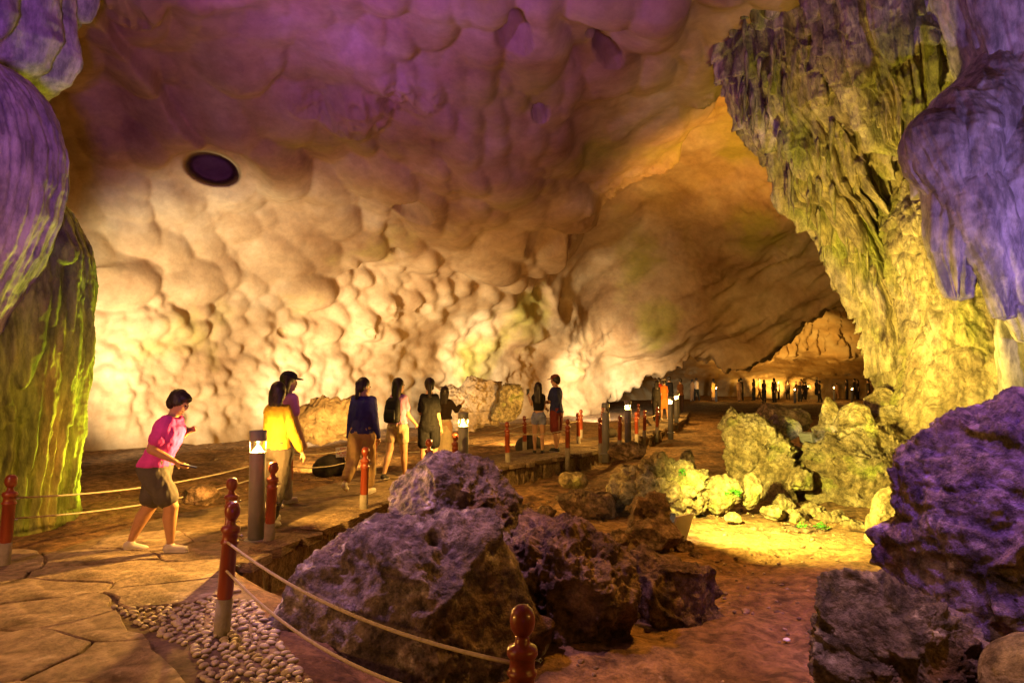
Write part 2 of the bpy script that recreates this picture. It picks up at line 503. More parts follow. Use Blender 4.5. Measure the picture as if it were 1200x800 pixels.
# ------------------------------------------------------------------ the vault: left wall and ceiling in one continuous shell
def make_vault():
    cpx = np.array([-400, 0, 150, 300, 450, 600, 700, 800, 900, 1000, 1100, 1300, 1500.])
    cpy = np.array([-900, -500, -200, 0, 100, 200, 300, 400, 620.])
    T = np.array([
        [4, 4.4, 4.5, 4.3, 4.3, 4.3, 4.3, 4.3, 4.3, 4.3, 4.3, 4.3, 4.3],
        [5.5, 6.2, 6.3, 6.1, 6.1, 6.1, 6.1, 6.1, 6.2, 6.2, 6.2, 6.2, 6.2],
        [7.5, 8.8, 9.1, 8.9, 8.9, 8.9, 9.0, 9.1, 9.3, 9.4, 9.4, 9.2, 9],
        [9, 11.6, 12.2, 12.2, 12.2, 12.3, 12.5, 12.8, 13.2, 13.6, 13.8, 13.2, 12.5],
        [10, 13.5, 14.6, 15, 15.3, 15.8, 16.4, 17.2, 17.8, 18, 18, 16.5, 15],
        [10.5, 15.3, 16.6, 18, 19.6, 21, 22.4, 23.6, 24, 23.4, 22, 19, 17],
        [11, 16.5, 17.8, 20.2, 23.2, 26.4, 29.4, 30.5, 29.6, 27.4, 25, 20, 18],
        [11, 16.8, 17.6, 20.5, 24.6, 30.5, 36, 36.5, 34.0, 30, 26, 20, 18],
        [10.8, 16.3, 16.8, 19.5, 23.8, 31, 40, 40, 38, 32, 26, 20, 18]])
    u = np.concatenate([np.arange(-400, -20, 12), np.arange(-20, 1060, 2.0), np.arange(1060, 1500, 14)])
    v = np.concatenate([np.arange(-900, -10, 15), np.arange(-10, 500, 2.0), np.arange(500, 600, 5)])
    rows = np.stack([np.interp(u, cpx, T[k]) for k in range(len(cpy))])
    D = np.stack([np.interp(v, cpy, rows[:, i]) for i in range(len(u))], 1)
    D = np.exp(blur(np.log(D), 60))
    U, V = np.meshgrid(u, v)
    # the lip of the vault over the passage to the far chamber
    lx = [-400, 610, 640, 690, 730, 765, 798, 815, 850, 885, 905, 930, 965, 1015, 1060, 1500]
    ly = [900, 900, 620, 472, 458, 440, 418, 424, 430, 434, 418, 392, 372, 342, 310, 250]
    lip = np.interp(u, lx, ly)
    wob = np.array([4 * math.sin(x * 0.09) + 3 * math.sin(x * 0.23 + 1) + 2 * math.sin(x * .51) for x in u])
    lip = lip + np.where((u > 680) & (u < 1040), wob, 0)
    LIP = np.repeat(lip[None, :], len(v), 0)
    for i in range(len(u)):                          # let one grid row of every column run exactly along the lip
        if lip[i] > 590: continue
        js = int(np.argmin(np.abs(v - lip[i])))
        w = np.exp(-((np.arange(len(v)) - js) / 6.0) ** 2)
        V[:, i] = v + (lip[i] - v[js]) * w
    over = np.clip(V - LIP, 0, 400)
    nearlip = sstep(0, 16, LIP - V)
    Dlip = np.array([np.interp(min(lip[i], 599), v, D[:, i]) for i in range(len(u))])[None, :]
    Ve = np.where(over > 0, LIP - 0.5 * over, V)
    De = np.where(over > 0, Dlip + 0.25 * np.sqrt(over) + over * 0.07, D)
    S = sight_points(U, Ve, De)
    scale = De / F                                  # metres per pixel at this place
    N = grid_normals(S)
    flip = (N * (S - np.array([0, 0, CAM_Z]))).sum(-1) > 0
    N = np.where(flip[..., None], -N, N)
    # --- broad relief
    H = np.zeros_like(U)
    caps = []
    def size(px, py):
        if px < 360 and py < 330: return random.uniform(13, 38)
        if py > 390: return random.uniform(4.5, 11)
        if py > 300: return random.uniform(6, 15)
        if px > 660 and py > 90: return random.uniform(8, 24)
        if py < 70: return random.uniform(16, 42)
        return random.uniform(10, 32)
    cellmap = {}
    def free(px, py, r, f):
        gx, gy = int(px // 40), int(py // 40)
        for a in range(gx - 2, gx + 3):
            for b in range(gy - 2, gy + 3):
                for (x, y, q) in cellmap.get((a, b), ()):
                    if (x - px) ** 2 + (y - py) ** 2 < (f * (r + q)) ** 2: return False
        return True
    for rnd, (tries, f, shrink) in enumerate(((14000, 0.52, 1.0), (16000, 0.43, 0.68), (10000, .42, .45))):
        for k in range(tries):
            px = random.uniform(-60, 1060); py = random.uniform(-60, 540)
            r = size(px, py) * shrink
            if r < 3.6 or not free(px, py, r, f): continue
            cellmap.setdefault((int(px // 40), int(py // 40)), []).append((px, py, r))
            sk = random.uniform(.25, .6)
            if px > 660 and py > 90:
                ang = math.atan2(-0.55, 1.0) + random.uniform(-.3, .3); ru, rv = r * 1.7, r * 0.85; am = random.uniform(.12, .26)
            elif px < 380 and py < 330:
                ang = math.atan2(0.55, 0.85) + random.uniform(-.5, .5); ru, rv = r * 1.5, r * 1.05; am = random.uniform(.30, .55)
            elif py > 330:
                ang = math.atan2(-0.30, 1.0) + random.uniform(-.6, .6); ru, rv = r * 1.35, r * 1.0; am = random.uniform(.32, .62)
            else:
                ang = -.5 + random.uniform(-.9, .9); ru, rv = r * 1.25, r * 1.0; am = random.uniform(.42, .75)
            d = float(np.interp(py, v, D[:, int(np.searchsorted(u, px))]))
            caps.append((px, py, ru * 1.12, rv * 1.12, ang, (1.55 if py > 280 else 1.25) * am * r * d / F, 0.5, sk))
    for k in range(500):                              # a wide coarse set outside the frame
        px = random.uniform(-400, 1500); py = random.uniform(-900, 0); r = random.uniform(50, 110)
        caps.append((px, py, r, r * .8, random.uniform(0, 3), 0.2 * r * 8 / F, 0.5))
    stamp_caps(H, u, v, caps)
    H = blur(H, 1)
    # dimples on the ceiling
    dim = []
    for k in range(14):
        px = random.uniform(280, 1000); py = random.uniform(0, 400); r = random.uniform(8, 26) if py < 260 else random.uniform(5, 12)
        d = float(np.interp(py, v, D[:, int(np.searchsorted(u, px))]))
        dim.append((px, py, r * 1.15, r * .85, random.uniform(-1, 1), -0.16 * r * d / F, 0.55))
        dim += [(625, 92, 10, 9, 0, -.25, .4)]
    stamp_caps(H, u, v, dim)
    # --- large forms: diagonal ledge at upper left, bulging boss in mid ceiling, recessed lit bay at right
    def line(ax, ay, bx, by):
        L = math.hypot(bx - ax, by - ay); tx, ty = (bx - ax) / L, (by - ay) / L
        s = (U - ax) * tx + (V - ay) * ty; n = -(U - ax) * ty + (V - ay) * tx
        return s / L, n
    s, n = line(95, -20, 300, 225)
    wav = 5 * np.sin(s * 7) + 3 * np.sin(s * 19 + 1)
    H += 0.28 * sstep(-5, 3, n + wav) * sstep(70, 0, n + wav) * sstep(-.3, 0.05, s) * sstep(.80, 0.55, s)
    s, n = line(655, 275, 880, 85)
    wav = 12 * np.sin(s * 8) + 6 * np.sin(s * 21)
    H -= 1.6 * sstep(-8, 12, n + wav) * sstep(150, 40, n) * sstep(-.35, .15, s) * sstep(1.5, 1.0, s)
    H += 1.0 * np.exp(-((U - 560) / 120) ** 2 - ((V - 170) / 90) ** 2)
    # two long ribs sweeping down to the floor at the passage
    for (ax, ay, bx, by, wd, am) in ((600, 500, 830, 405, 22, 1.0), (700, 400, 1000, 330, 26, .5), (835, 440, 935, 380, 16, .9), (640, 430, 860, 330, 30, .5)):
        s, n = line(ax, ay, bx, by)
        H += am * np.exp(-(n / wd) ** 2) * sstep(-.05, .15, s) * sstep(1.05, .8, s)
    pts = S.reshape(-1, 3)
    H += (0.30 * fbm(pts * 0.22, 3) + 0.02 * fbm(pts * np.array([1.2, 1.2, 1.2]), 4)).reshape(H.shape)
    # worn crusty patches, few and small
    mask = sstep(0.34, 0.5, fbm(pts * 0.28 + 31, 2)).reshape(H.shape)
    H += mask * 0.10 * ridged(pts * 2.2, 3).reshape(H.shape)
    # long worn streaks running down to the lip on the right part of the vault
    ss = (U + 0.0) * .875 - V * .485; nn = U * .485 + V * .875
    st = ridged(np.stack([ss.ravel() * .010, nn.ravel() * .045, np.zeros(U.size)], 1), 3, .5).reshape(U.shape)
    H += 0.17 * st * sstep(600, 760, U + 0.3 * (V - 250)) * sstep(80, 200, V)
    hr = np.sqrt(((U - 249) / 40) ** 2 + ((V - 191) / 27) ** 2)
    H = H * sstep(.9, 1.7, hr) + 0.12 * sstep(1.7, .9, hr)
    # bulges hang slightly outwards and down like scales
    H = np.where(LIP < 590, H * nearlip, H)
    tang = np.stack([0.12 * np.ones_like(U), 0 * U, -0.30 * np.ones_like(U)], -1)
    S = S + N * H[..., None] + tang * np.clip(H, -0.2, 0.6)[..., None]
    # the dark oval hollow high on the left wall: a short blind tube
    for hx, hy, ra, rb, an, dep in ((247, 191, 38, 21, .34, 2.6),):
        a_ = ((U - hx) * math.cos(an) + (V - hy) * math.sin(an)) / ra; b_ = (-(U - hx) * math.sin(an) + (V - hy) * math.cos(an)) / rb
        rho = np.sqrt(a_ * a_ + b_ * b_) * (1 + .05 * np.sin(2 * np.arctan2(b_, a_) + 1))
        push = dep * sstep(1.0, .62, rho)
        ray = S - np.array([0, 0, CAM_Z]); ray /= np.linalg.norm(ray, axis=-1, keepdims=True)
        S = S + ray * push[..., None]
    # extend the shell over and behind the viewer
    extra = []
    for k in range(9, 0, -1):
        e = S[0].copy(); e[:, 1] -= k * 1.7; e[:, 2] += 0.08 * k + 0.3 * np.sin(np.arange(e.shape[0]) * .1 + k); extra.append(e)
    S = np.concatenate([np.stack(extra), S], 0)
    side = []
    for k in range(8, 0, -1):
        e = S[:, 0].copy(); e[:, 1] -= k * 2.2; e[:, 0] -= 0.25 * k + 0.3 * np.sin(np.arange(e.shape[0]) * .13 + k); side.append(e)
    S = np.concatenate([np.stack(side, 1), S], 1)
    me = mesh_from("cave_vault", S.reshape(-1, 3), grid_faces(S.shape[0], S.shape[1]))
    o = obj("cave_vault", me, M["wall"]); tag(o, kind="structure")
make_vault()

def make_far_wall():
    cpx = np.array([640, 700, 780, 860, 900, 950, 1000, 1060, 1140.])
    cpy = np.array([240, 330, 355, 375, 388, 418, 428, 445, 500.])
    T = np.array([
        [46, 48, 48, 46, 44, 44, 42, 38, 34],
        [50, 52, 52, 50, 48, 48, 46, 42, 38],
        [54, 58, 58, 54, 54, 53, 50, 46, 42],
        [56, 62, 64, 60, 58, 60, 56, 52, 46],
        [56, 64, 66, 64, 60, 62, 60, 55, 48],
        [56, 64, 66, 66, 63, 64, 62, 58, 50],
        [55, 62, 66, 64, 61, 61, 60, 57, 50],
        [54, 58, 62, 58, 56, 55, 55, 54, 48],
        [52, 54, 58, 54, 52, 51, 51, 50, 46]])
    u = np.arange(640, 1141, 2.0); v = np.arange(240, 501, 1.5)
    rows = np.stack([np.interp(u, cpx, T[k]) for k in range(len(cpy))])
    D = np.stack([np.interp(v, cpy, rows[:, i]) for i in range(len(u))], 1)
    D = blur(D, 6)
    U, V = np.meshgrid(u, v)
    S = sight_points(U, V, D)
    pts = S.reshape(-1, 3)
    H = 0.8 * fbm(pts * 0.18, 3) + 0.35 * ridged(pts * np.array([.9, .9, .28]), 3)
    H = H.reshape(U.shape)
    G_ = np.zeros_like(U)
    dr = [(random.uniform(870, 1060), random.uniform(-395, -340), random.uniform(12, 34), random.uniform(3, 8), random.uniform(.5, 1.3)) for _ in range(130)]
    G2 = stamp_drips(G_[::-1].copy(), u, -v[::-1], dr)[::-1]
    H = H + G2
    S[..., 1] -= H
    me = mesh_from("far_cave_wall", S.reshape(-1, 3), grid_faces(*U.shape))
    o = obj("far_cave_wall", me, M["farwall"]); tag(o, kind="structure")
make_far_wall()

# ------------------------------------------------------------------ stalactite columns and flowstone draperies
def formation(name, rows, material, label, cat, style, squash=0.8, nth=420, nz=420, seed=1, tilt=0.0, group=None, parent=None):
    """rows: (py, left px, right px, depth) of the silhouette from top to bottom; swept as a closed solid with relief"""
    random.seed(seed)
    py = np.array([r[0] for r in rows], float)
    C = np.array([P((r[1] + r[2]) / 2, r[0], r[3]) for r in rows])
    rad = np.array([(r[2] - r[1]) / 2 * r[3] / F for r in rows])
    t = np.linspace(0, 1, nz)
    ti = (py - py[0]) / (py[-1] - py[0])
    cx = np.interp(t, ti, C[:, 0]); cyy = np.interp(t, ti, C[:, 1]); cz = np.interp(t, ti, C[:, 2]); rr = np.interp(t, ti, rad)
    k = np.array([1, 2, 3, 2, 1]) / 9.0
    for A in (cx, rr):
        A[2:-2] = np.convolve(A, k, 'valid')
    th = np.linspace(0, 2 * math.pi, nth, endpoint=False)
    # theta 0 at the back so that the seam is out of sight
    dirx = np.sin(th); diry = np.cos(th)
    X = cx[:, None] + rr[:, None] * dirx[None, :]
    Y = cyy[:, None] + rr[:, None] * diry[None, :] * squash
    Z = np.repeat(cz[:, None], nth, 1)
    Rm = float(np.median(rr))
    a = th * Rm; v = cz[::-1]            # ascending z
    H = np.zeros((nz, nth))
    Ltot = cz[0] - cz[-1]; Atot = 2 * math.pi * Rm
    if style == 'stalactite':
        dr = []
        for _ in range(620):
            ln = random.uniform(0.3, 1.5); w = random.uniform(0.05, 0.17) * (1 + 0.4 * random.random())
            dr.append((random.uniform(0, Atot), random.uniform(cz[-1], cz[0] + .5), ln, w, w * random.uniform(1.0, 2.2)))
        for _ in range(110):
            ln = random.uniform(0.8, 2.2); w = random.uniform(0.18, 0.45)
            dr.append((random.uniform(0, Atot), random.uniform(cz[-1], cz[0] + .5), ln, w, w * random.uniform(.7, 1.2)))
        H = stamp_drips(H, a, v, dr)
    elif style == 'drape':
        dr = []
        for _ in range(90):
            ln = random.uniform(1.2, 3.8); w = random.uniform(0.12, 0.5)
            dr.append((random.uniform(0, Atot), random.uniform(cz[-1], cz[0] + 1.2), ln, w, w * random.uniform(.7, 1.3)))
        for _ in range(220):
            ln = random.uniform(0.5, 1.8); w = random.uniform(0.04, 0.12)
            dr.append((random.uniform(0, Atot), random.uniform(cz[-1], cz[0] + .6), ln, w, w * random.uniform(.4, .8)))
        H = blur(stamp_drips(H, a, v, dr), 1)
    elif style == 'lumpy':
        cp = []
        for _ in range(900):
            r = random.uniform(.05, .26)
            cp.append((random.uniform(0, Atot), random.uniform(cz[-1], cz[0]), r, r * random.uniform(.7, 1.3), random.uniform(0, 3), r * random.uniform(.4, .75), .5))
        H = stamp_caps(H, a, v, cp)
        dr = []
        for _ in range(240):
            ln = random.uniform(0.4, 1.6); w = random.uniform(0.05, 0.16)
            dr.append((random.uniform(0, Atot), random.uniform(cz[-1], cz[0] + .3), ln, w, w * random.uniform(.8, 1.5)))
        H = stamp_drips(H, a, v, dr)
    elif style == 'ribbed':
        dr = []
        for _ in range(420):
            ln = random.uniform(0.7, 3.2); w = random.uniform(0.03, 0.10)
            dr.append((random.uniform(0, Atot), random.uniform(cz[-1], cz[0] + 1.0), ln, w, w * random.uniform(.5, 1.0)))
        for _ in range(40):
            ln = random.uniform(1.0, 3.2); w = random.uniform(0.14, 0.35)
            dr.append((random.uniform(0, Atot), random.uniform(cz[-1], cz[0] + 1.0), ln, w, w * random.uniform(.4, .7)))
        H = blur(stamp_drips(H, a, v, dr), 1)
    elif style == 'slab':
        dr = [(random.uniform(0, Atot), random.uniform(cz[-1], cz[0] + 1.0), random.uniform(.8, 3), random.uniform(.025, .07), random.uniform(.012, .035)) for _ in range(420)]
        H = stamp_drips(H, a, v, dr)
    H = H[::-1]
    Q = np.stack([X, Y, Z], -1).reshape(-1, 3)
    rough = {'stalactite': .06, 'drape': .05, 'lumpy': .09, 'ribbed': .05, 'slab': .035}[style]
    n1 = (rough * 1.4 * fbm(Q * np.array([1.3, 1.3, .6]) + seed, 3) + rough * .5 * ridged(Q * np.array([4.2, 4.2, 2.4]), 3)).reshape(nz, nth)
    flute = {'stalactite': .13, 'drape': .15, 'lumpy': .08, 'ribbed': .08, 'slab': .02}[style]
    ff = {'stalactite': 3.0, 'drape': 1.5, 'lumpy': 3.6, 'ribbed': 4.2, 'slab': 6.0}[style]
    AA = np.repeat((th * Rm)[None, :], nz, 0).ravel(); ZZ = Z.ravel()
    warp = 0.25 * fbm(np.stack([AA * .6, ZZ * .6, np.full_like(AA, seed)], 1), 2)
    fl = ridged(np.stack([(AA + warp) * ff, ZZ * .22, np.full_like(AA, seed * 3.1)], 1), 3, .55)
    tr = ZZ * 1.15 + 0.9 * fbm(np.stack([AA * .9, ZZ * .5, np.full_like(AA, seed * 1.7)], 1), 3)
    tier = (1 - (tr - np.floor(tr))) ** 2 * (.07 if style == 'stalactite' else .04 if style == 'lumpy' else 0.0)
    n1 = n1 + (flute * fl * .6 + tier).reshape(nz, nth)
    H = H + n1 - float(H.mean()) * 0.8
    end = sstep(0, .02, t) * sstep(1, .98, t)
    X = X + dirx[None, :] * H * end[:, None]; Y = Y + diry[None, :] * H * end[:, None]
    Z = Z - tilt * H
    V3 = np.stack([X, Y, Z], -1)
    c0 = V3[:1].mean(1, keepdims=True); c1 = V3[-1:].mean(1, keepdims=True)
    V3 = np.concatenate([c0 + (V3[:1] - c0) * .05, c0 + (V3[:1] - c0) * .6, V3, c1 + (V3[-1:] - c1) * .6, c1 + (V3[-1:] - c1) * .05], 0)
    me = mesh_from(name, V3.reshape(-1, 3), grid_faces(V3.shape[0], nth, wrap=True, flip=True))
    o = obj(name, me, material, parent)
    if parent is None: tag(o, label, cat, group)
    return o

col_main = formation("stalactite_column", [
    (-230, 760, 1090, 13.0), (-80, 800, 1060, 13.6), (0, 846, 1035, 14), (60, 860, 1040, 14), (100, 864, 1042, 14), (150, 880, 1045, 14), (176, 903, 1048, 14),
    (225, 924, 1052, 14), (238, 932, 1055, 14), (246, 952, 1058, 14), (270, 972, 1066, 14), (300, 992, 1078, 14), (330, 1008, 1090, 14),
    (365, 1028, 1102, 14), (410, 1034, 1118, 14), (440, 1042, 1134, 14), (470, 1060, 1150, 14), (500, 1052, 1170, 14), (540, 1035, 1190, 14)],
    M["flow"], "tall yellow lit stalactite column hanging from the ceiling beside the passage", "stalactite column", "stalactite", 0.8, 560, 620, 3, 0.35)
formation("flowstone_mass", [
    (205, 1062, 1112, 13.2), (235, 1050, 1150, 13.2), (260, 1047, 1190, 13), (300, 1050, 1235, 13), (350, 1060, 1262, 13), (400, 1070, 1290, 12.8),
    (450, 1074, 1310, 12.6), (490, 1068, 1330, 12.4), (540, 1040, 1350, 12.2), (600, 1010, 1370, 12)],
    M["flow"], "lumpy yellow lit flowstone base under the hanging draperies", "flowstone", "lumpy", 0.8, 520, 420, 5, 0.2)
formation("flowstone_drapery", [
    (-240, 930, 1190, 11.5), (-60, 948, 1160, 11.6), (0, 962, 1142, 11.6), (60, 980, 1134, 11.6), (100, 1004, 1126, 11.6), (130, 1026, 1112, 11.6), (155, 1040, 1090, 11.6), (172, 1052, 1072, 11.6)],
    M["flow"], "pinkish pointed drapery hanging high between the column and the violet curtain", "drapery", "stalactite", 0.7, 420, 360, 8, 0.4)
formation("flowstone_drapery", [
    (-260, 1020, 1460, 10.4), (-60, 1076, 1460, 10.4), (0, 1094, 1460, 10.4), (50, 1116, 1450, 10.4), (95, 1130, 1450, 10.4), (150, 1150, 1440, 10.4), (200, 1164, 1430, 10.4), (260, 1176, 1420, 10.4), (320, 1186, 1420, 10.4), (400, 1194, 1420, 10.4), (460, 1206, 1420, 10.4), (540, 1215, 1420, 10.4)],
    M["flow_near"], "violet lit flowstone curtain in the upper right corner", "drapery", "drape", 0.7, 520, 420, 12, 0.15)
hood = empty("flowstone_drapery", (0, 0, 0), label="hanging violet flowstone folds before the yellow flowstone base", cat="drapery")
for k_, (xa, xb, wid, y0, y1, dd) in enumerate(((1118, 1104, 34, 104, 350, 9.5), (1140, 1132, 40, 84, 300, 9.75), (1098, 1092, 26, 128, 268, 9.3), (1166, 1158, 44, 60, 330, 10.0), (1190, 1186, 46, 120, 400, 9.6), (1150, 1146, 26, 180, 372, 9.3), (1208, 1206, 40, 40, 290, 9.9), (1084, 1080, 20, 140, 232, 9.45))):
    rws = []
    for q in range(12):
        t_ = q / 11.0; yy = y0 + (y1 - y0) * t_
        w_ = wid * min(1.0, (t_ / .22 + .08)) ** .6 * max(.06, 1 - max(0, t_ - .35) / .66) ** .75
        cx_ = xa + (xb - xa) * t_ + 9 * math.sin(t_ * 5 + k_ * 2) + 26 * t_ * t_
        rws.append((yy, cx_ - w_, cx_ + w_, dd))
    formation("fold", rws, M["flow_near"], None, None, "ribbed", 1.1, 140, 260, 60 + k_, 0.25, None, hood)
formation("rock_column", [
    (-260, -380, 110, 9.0), (-60, -360, 70, 9.0), (0, -350, 52, 9.0), (50, -340, 46, 9.0), (80, -330, 30, 9.0), (100, -320, 0, 9.0)],
    M["flow_near"], "violet rock bulge hanging in the upper left corner", "rock", "drape", 0.8, 300, 260, 21)
formation("rock_column", [
    (222, -170, 40, 8.3), (238, -170, 68, 8.3), (262, -170, 80, 8.3), (300, -170, 92, 8.3), (350, -170, 93, 8.3), (400, -170, 88, 8.3), (450, -168, 80, 8.3), (500, -165, 68, 8.3),
    (550, -160, 60, 8.3), (590, -160, 55, 8.3), (625, -160, 60, 8.3)],
    M["moss"], "green stained ribbed rock column at the left edge", "rock column", "ribbed", 0.8, 520, 460, 23)
formation("rock_column", [
    (74, -200, 0, 7.3), (90, -190, 24, 7.3), (112, -180, 42, 7.3), (142, -175, 56, 7.3), (178, -170, 64, 7.3), (215, -170, 63, 7.3), (255, -170, 54, 7.3), (300, -170, 36, 7.3), (345, -170, 10, 7.3), (385, -170, -10, 7.3), (420, -165, -40, 7.3)],
    M["flow_near"], "violet lit hanging slab above the green stained column", "rock slab", "slab", 0.8, 420, 380, 27)

# slender stalactites hanging from the ledges of the main column: parts of it
def hang_stalactites():
    random.seed(41)
    meshes = []
    for k in range(5):
        L = 1.0; pts = []; rr = []
        for q in range(8):
            t = q / 7.0
            pts.append((.03 * math.sin(t * 4 + k), .03 * math.cos(t * 3 + k * 2), -L * t)); rr.append(.13 * min(1, .15 + t * 5) * (1 - t) ** .8 * (1 + .15 * math.sin(t * 17 + k)) + .006)
        m_ = tube_mesh(pts, rr, 7); m_.materials.append(M["flow"]); meshes.append(m_)
    edge = [(0, 846), (60, 860), (100, 864), (150, 880), (176, 903), (225, 924), (246, 952), (270, 972), (300, 992), (330, 1008)]
    for k in range(64):
        py = random.uniform(10, 330); l = np.interp(py, [e[0] for e in edge], [e[1] for e in edge]); r = 1040 + .15 * py
        f = random.random() ** 1.5
        px = l + 4 + f * (r - l - 10)
        c = (l + r) / 2; w = (r - l) / 2
        d = 14 - .8 * (w * 14 / F) * math.sqrt(max(0, 1 - ((px - c) / w) ** 2)) + .10
        v_ = P(px, py, d)
        s_ = random.uniform(.25, .8)
        obj("stalactite", random.choice(meshes), None, col_main, loc=v_, rot=(0, 0, random.uniform(0, 6)), scale=(random.uniform(.3, .6), random.uniform(.3, .6), s_ * 1.3))
hang_stalactites()
# ------------------------------------------------------------------ boulders
_ico = {}
def ico(sub):
    if sub not in _ico:
        bm = bmesh.new(); bmesh.ops.create_icosphere(bm, subdivisions=sub, radius=1.0)
        bm.verts.ensure_lookup_table()
        V = np.array([v.co[:] for v in bm.verts]); Fc = np.array([[v.index for v in f.verts] for f in bm.faces])
        bm.free(); _ico[sub] = (V / np.linalg.norm(V, axis=1)[:, None], Fc)
    return _ico[sub]

def rock_mesh(lobes, sub=6, amp=0.10, freq=3.0, style='karst', seed=0, bed=(0.3, 0.1, 1.0), k=0.10, cuts=5):
    """lobes: (x,y,z, rx,ry,rz) relative to the centre; star-shaped smooth union with weathered relief"""
    U, Fc = ico(sub)
    L = np.array(lobes, float)
    rmax = float(np.max(np.linalg.norm(L[:, :3], axis=1) + L[:, 3:].max(1))) * 1.1
    ts = np.linspace(0.02, rmax, 56)
    best = np.full(len(U), 0.03); prev = None
    for t in ts:
        p = U * t
        f = None
        for l in L:
            d = (np.linalg.norm((p - l[:3]) / l[3:], axis=1) - 1) * l[3:].min()
            if f is None: f = d
            else:
                h = np.clip(0.5 + 0.5 * (f - d) / k, 0, 1)
                f = f * (1 - h) + d * h - k * h * (1 - h)
        if prev is not None:
            cross = (prev < 0) & (f >= 0)
            tt = t - (ts[1] - ts[0]) * f / (f - prev + 1e-9)
            best = np.where(cross, tt, best)
        best = np.where(f < 0, t, best)
        prev = f
    p = U * best[:, None]
    o = seed * 13.7
    size = float(np.median(best)); size_hint = size
    # split faces: a few planes cut the mass, leaving flatter and smoother sides
    flat = np.zeros(len(p))
    rs_ = np.random.default_rng(seed * 7 + 1)
    for c_ in range(cuts if style in ('karst', 'layered') else 0):
        n_ = rs_.normal(size=3); n_[1] -= .5; n_[2] = abs(n_[2]) * .7 + .1 if c_ % 2 else n_[2] * .5
        n_ /= np.linalg.norm(n_)
        dd_ = p @ n_; off_ = np.quantile(dd_, rs_.uniform(.88, .96))
        ex = np.maximum(0, dd_ - off_)
        flat = np.maximum(flat, sstep(0, .04 * size_hint, ex))
        p = p - n_ * (ex * .92)[:, None]
    soft_ = 1 - .55 * flat
    w1, w2, cid = worley(p * freq * 0.35 + o)
    p = p + U * ((0.30 - w1) * amp * 0.9)[:, None]
    wq = np.stack([fbm(p * freq + o, 3), fbm(p * freq + o + 40, 3), fbm(p * freq + o + 80, 3)], 1)
    p = p + wq * (amp * 0.55 * soft_)[:, None]
    if style == 'karst':
        n = ridged(p * freq * 0.9 + o, 6, 0.62)
        a1, a2, _ = worley(p * freq * 1.9 + o)
        b1, b2, _ = worley(p * freq * 4.6 + o)
        pit = np.clip(0.55 - a1, 0, .5) + .45 * np.clip(.5 - b1, 0, .5)
        r = amp * (0.34 * n - 1.25 * pit * sstep(-.35, .25, fbm(p * freq * .7 + o + 5, 2)) + 0.13 * fbm(p * freq * 7 + o, 3))
    elif style == 'layered':
        b = np.array(bed, float); b /= np.linalg.norm(b)
        s = p @ b + 0.05 * fbm(p * freq * .6 + o, 3)
        q = s * freq * 1.7 + 0.8 * fbm(p * freq * .9 + o, 2)
        saw = (q - np.floor(q))
        lay = pnoise(np.stack([np.floor(q) * 7.3, np.zeros_like(q) + o, np.zeros_like(q)], 1) + p * .3)
        prof = sstep(0, .25, saw) * sstep(1, .8, saw)
        r = amp * (0.16 * prof + 0.34 * lay + 0.46 * ridged(p * freq * 1.3 + o, 6, .62) - 1.1 * np.clip(.55 - worley(p * freq * np.array([1.4, 1.4, 2.4]) + o)[0], 0, .5) - .1)
    elif style == 'fluted':
        q = p * np.array([1.0, 1.0, 0.28]) * freq * 1.7 + o
        a1, a2, _ = worley(q)
        r = amp * (0.9 * (0.5 - a1) + 0.25 * ridged(p * freq * 2 + o, 4) + .1 * fbm(p * freq * 8, 2))
    else:
        r = amp * (0.4 * fbm(p * freq + o, 4) + 0.12 * ridged(p * freq * 4 + o, 3))
    p = p + U * (r * soft_)[:, None]
    return mesh_from("rock", p, Fc, smooth=True)

def boulder(name, d, lobes_px, material, label, sub=6, amp=0.09, freq=3.2, style='karst', seed=0, bed=(.3, .1, 1), cat="rock", k=0.08, center=None, group=None, parent=None, cuts=5):
    """lobes_px: (px, py, rx px, ry px, extra depth m, depth ratio)"""
    L = []
    for (px, py, rx, ry, dd, dr) in lobes_px:
        c = P(px, py, d + dd); s = (d + dd) / F
        L.append((c.x, c.y, c.z, rx * s, rx * s * dr, ry * s))
    L = np.array(L)
    if center is None: c = np.average(L[:, :3], axis=0, weights=L[:, 3] * L[:, 5])
    else: c = np.array(P(*center))
    L[:, :3] -= c
    me = rock_mesh([tuple(l) for l in L], sub, amp, freq, style, seed, bed, k, cuts)
    o = obj(name, me, material, parent, loc=tuple(c))
    if parent is None: tag(o, label, cat, group)
    return o

# the big rock group in the middle foreground
boulder("boulder", 5.0, [(470, 735, 132, 120, 0, 0.75), (556, 700, 86, 92, 0.1, 0.9), (400, 745, 68, 72, -.1, 1.0), (455, 790, 118, 90, -.1, .8), (560, 790, 62, 90, 0, 1)],
        M["karst"], "largest purple lit rugged boulder in the middle foreground", 7, 0.13, 2.6, 'karst', 3, k=.14, cuts=4)
boulder("boulder", 6.3, [(520, 578, 56, 42, 0, .9), (568, 592, 46, 40, 0, 1), (535, 640, 75, 50, -.2, 1), (490, 585, 26, 30, 0, 1), (600, 610, 20, 26, 0, 1)],
        M["karst"], "dark pitted boulder behind and above the largest foreground boulder", 7, 0.12, 3.2, 'karst', 9, k=.1)
boulder("boulder", 5.5, [(650, 692, 76, 74, 0, .9), (692, 690, 42, 54, 0, 1), (630, 645, 52, 34, 0.1, 1), (655, 745, 62, 42, 0.1, 1)],
        M["brownrock"], "craggy brown boulder right of the largest foreground boulder", 7, 0.15, 3.4, 'karst', 14, k=.08, cuts=3)
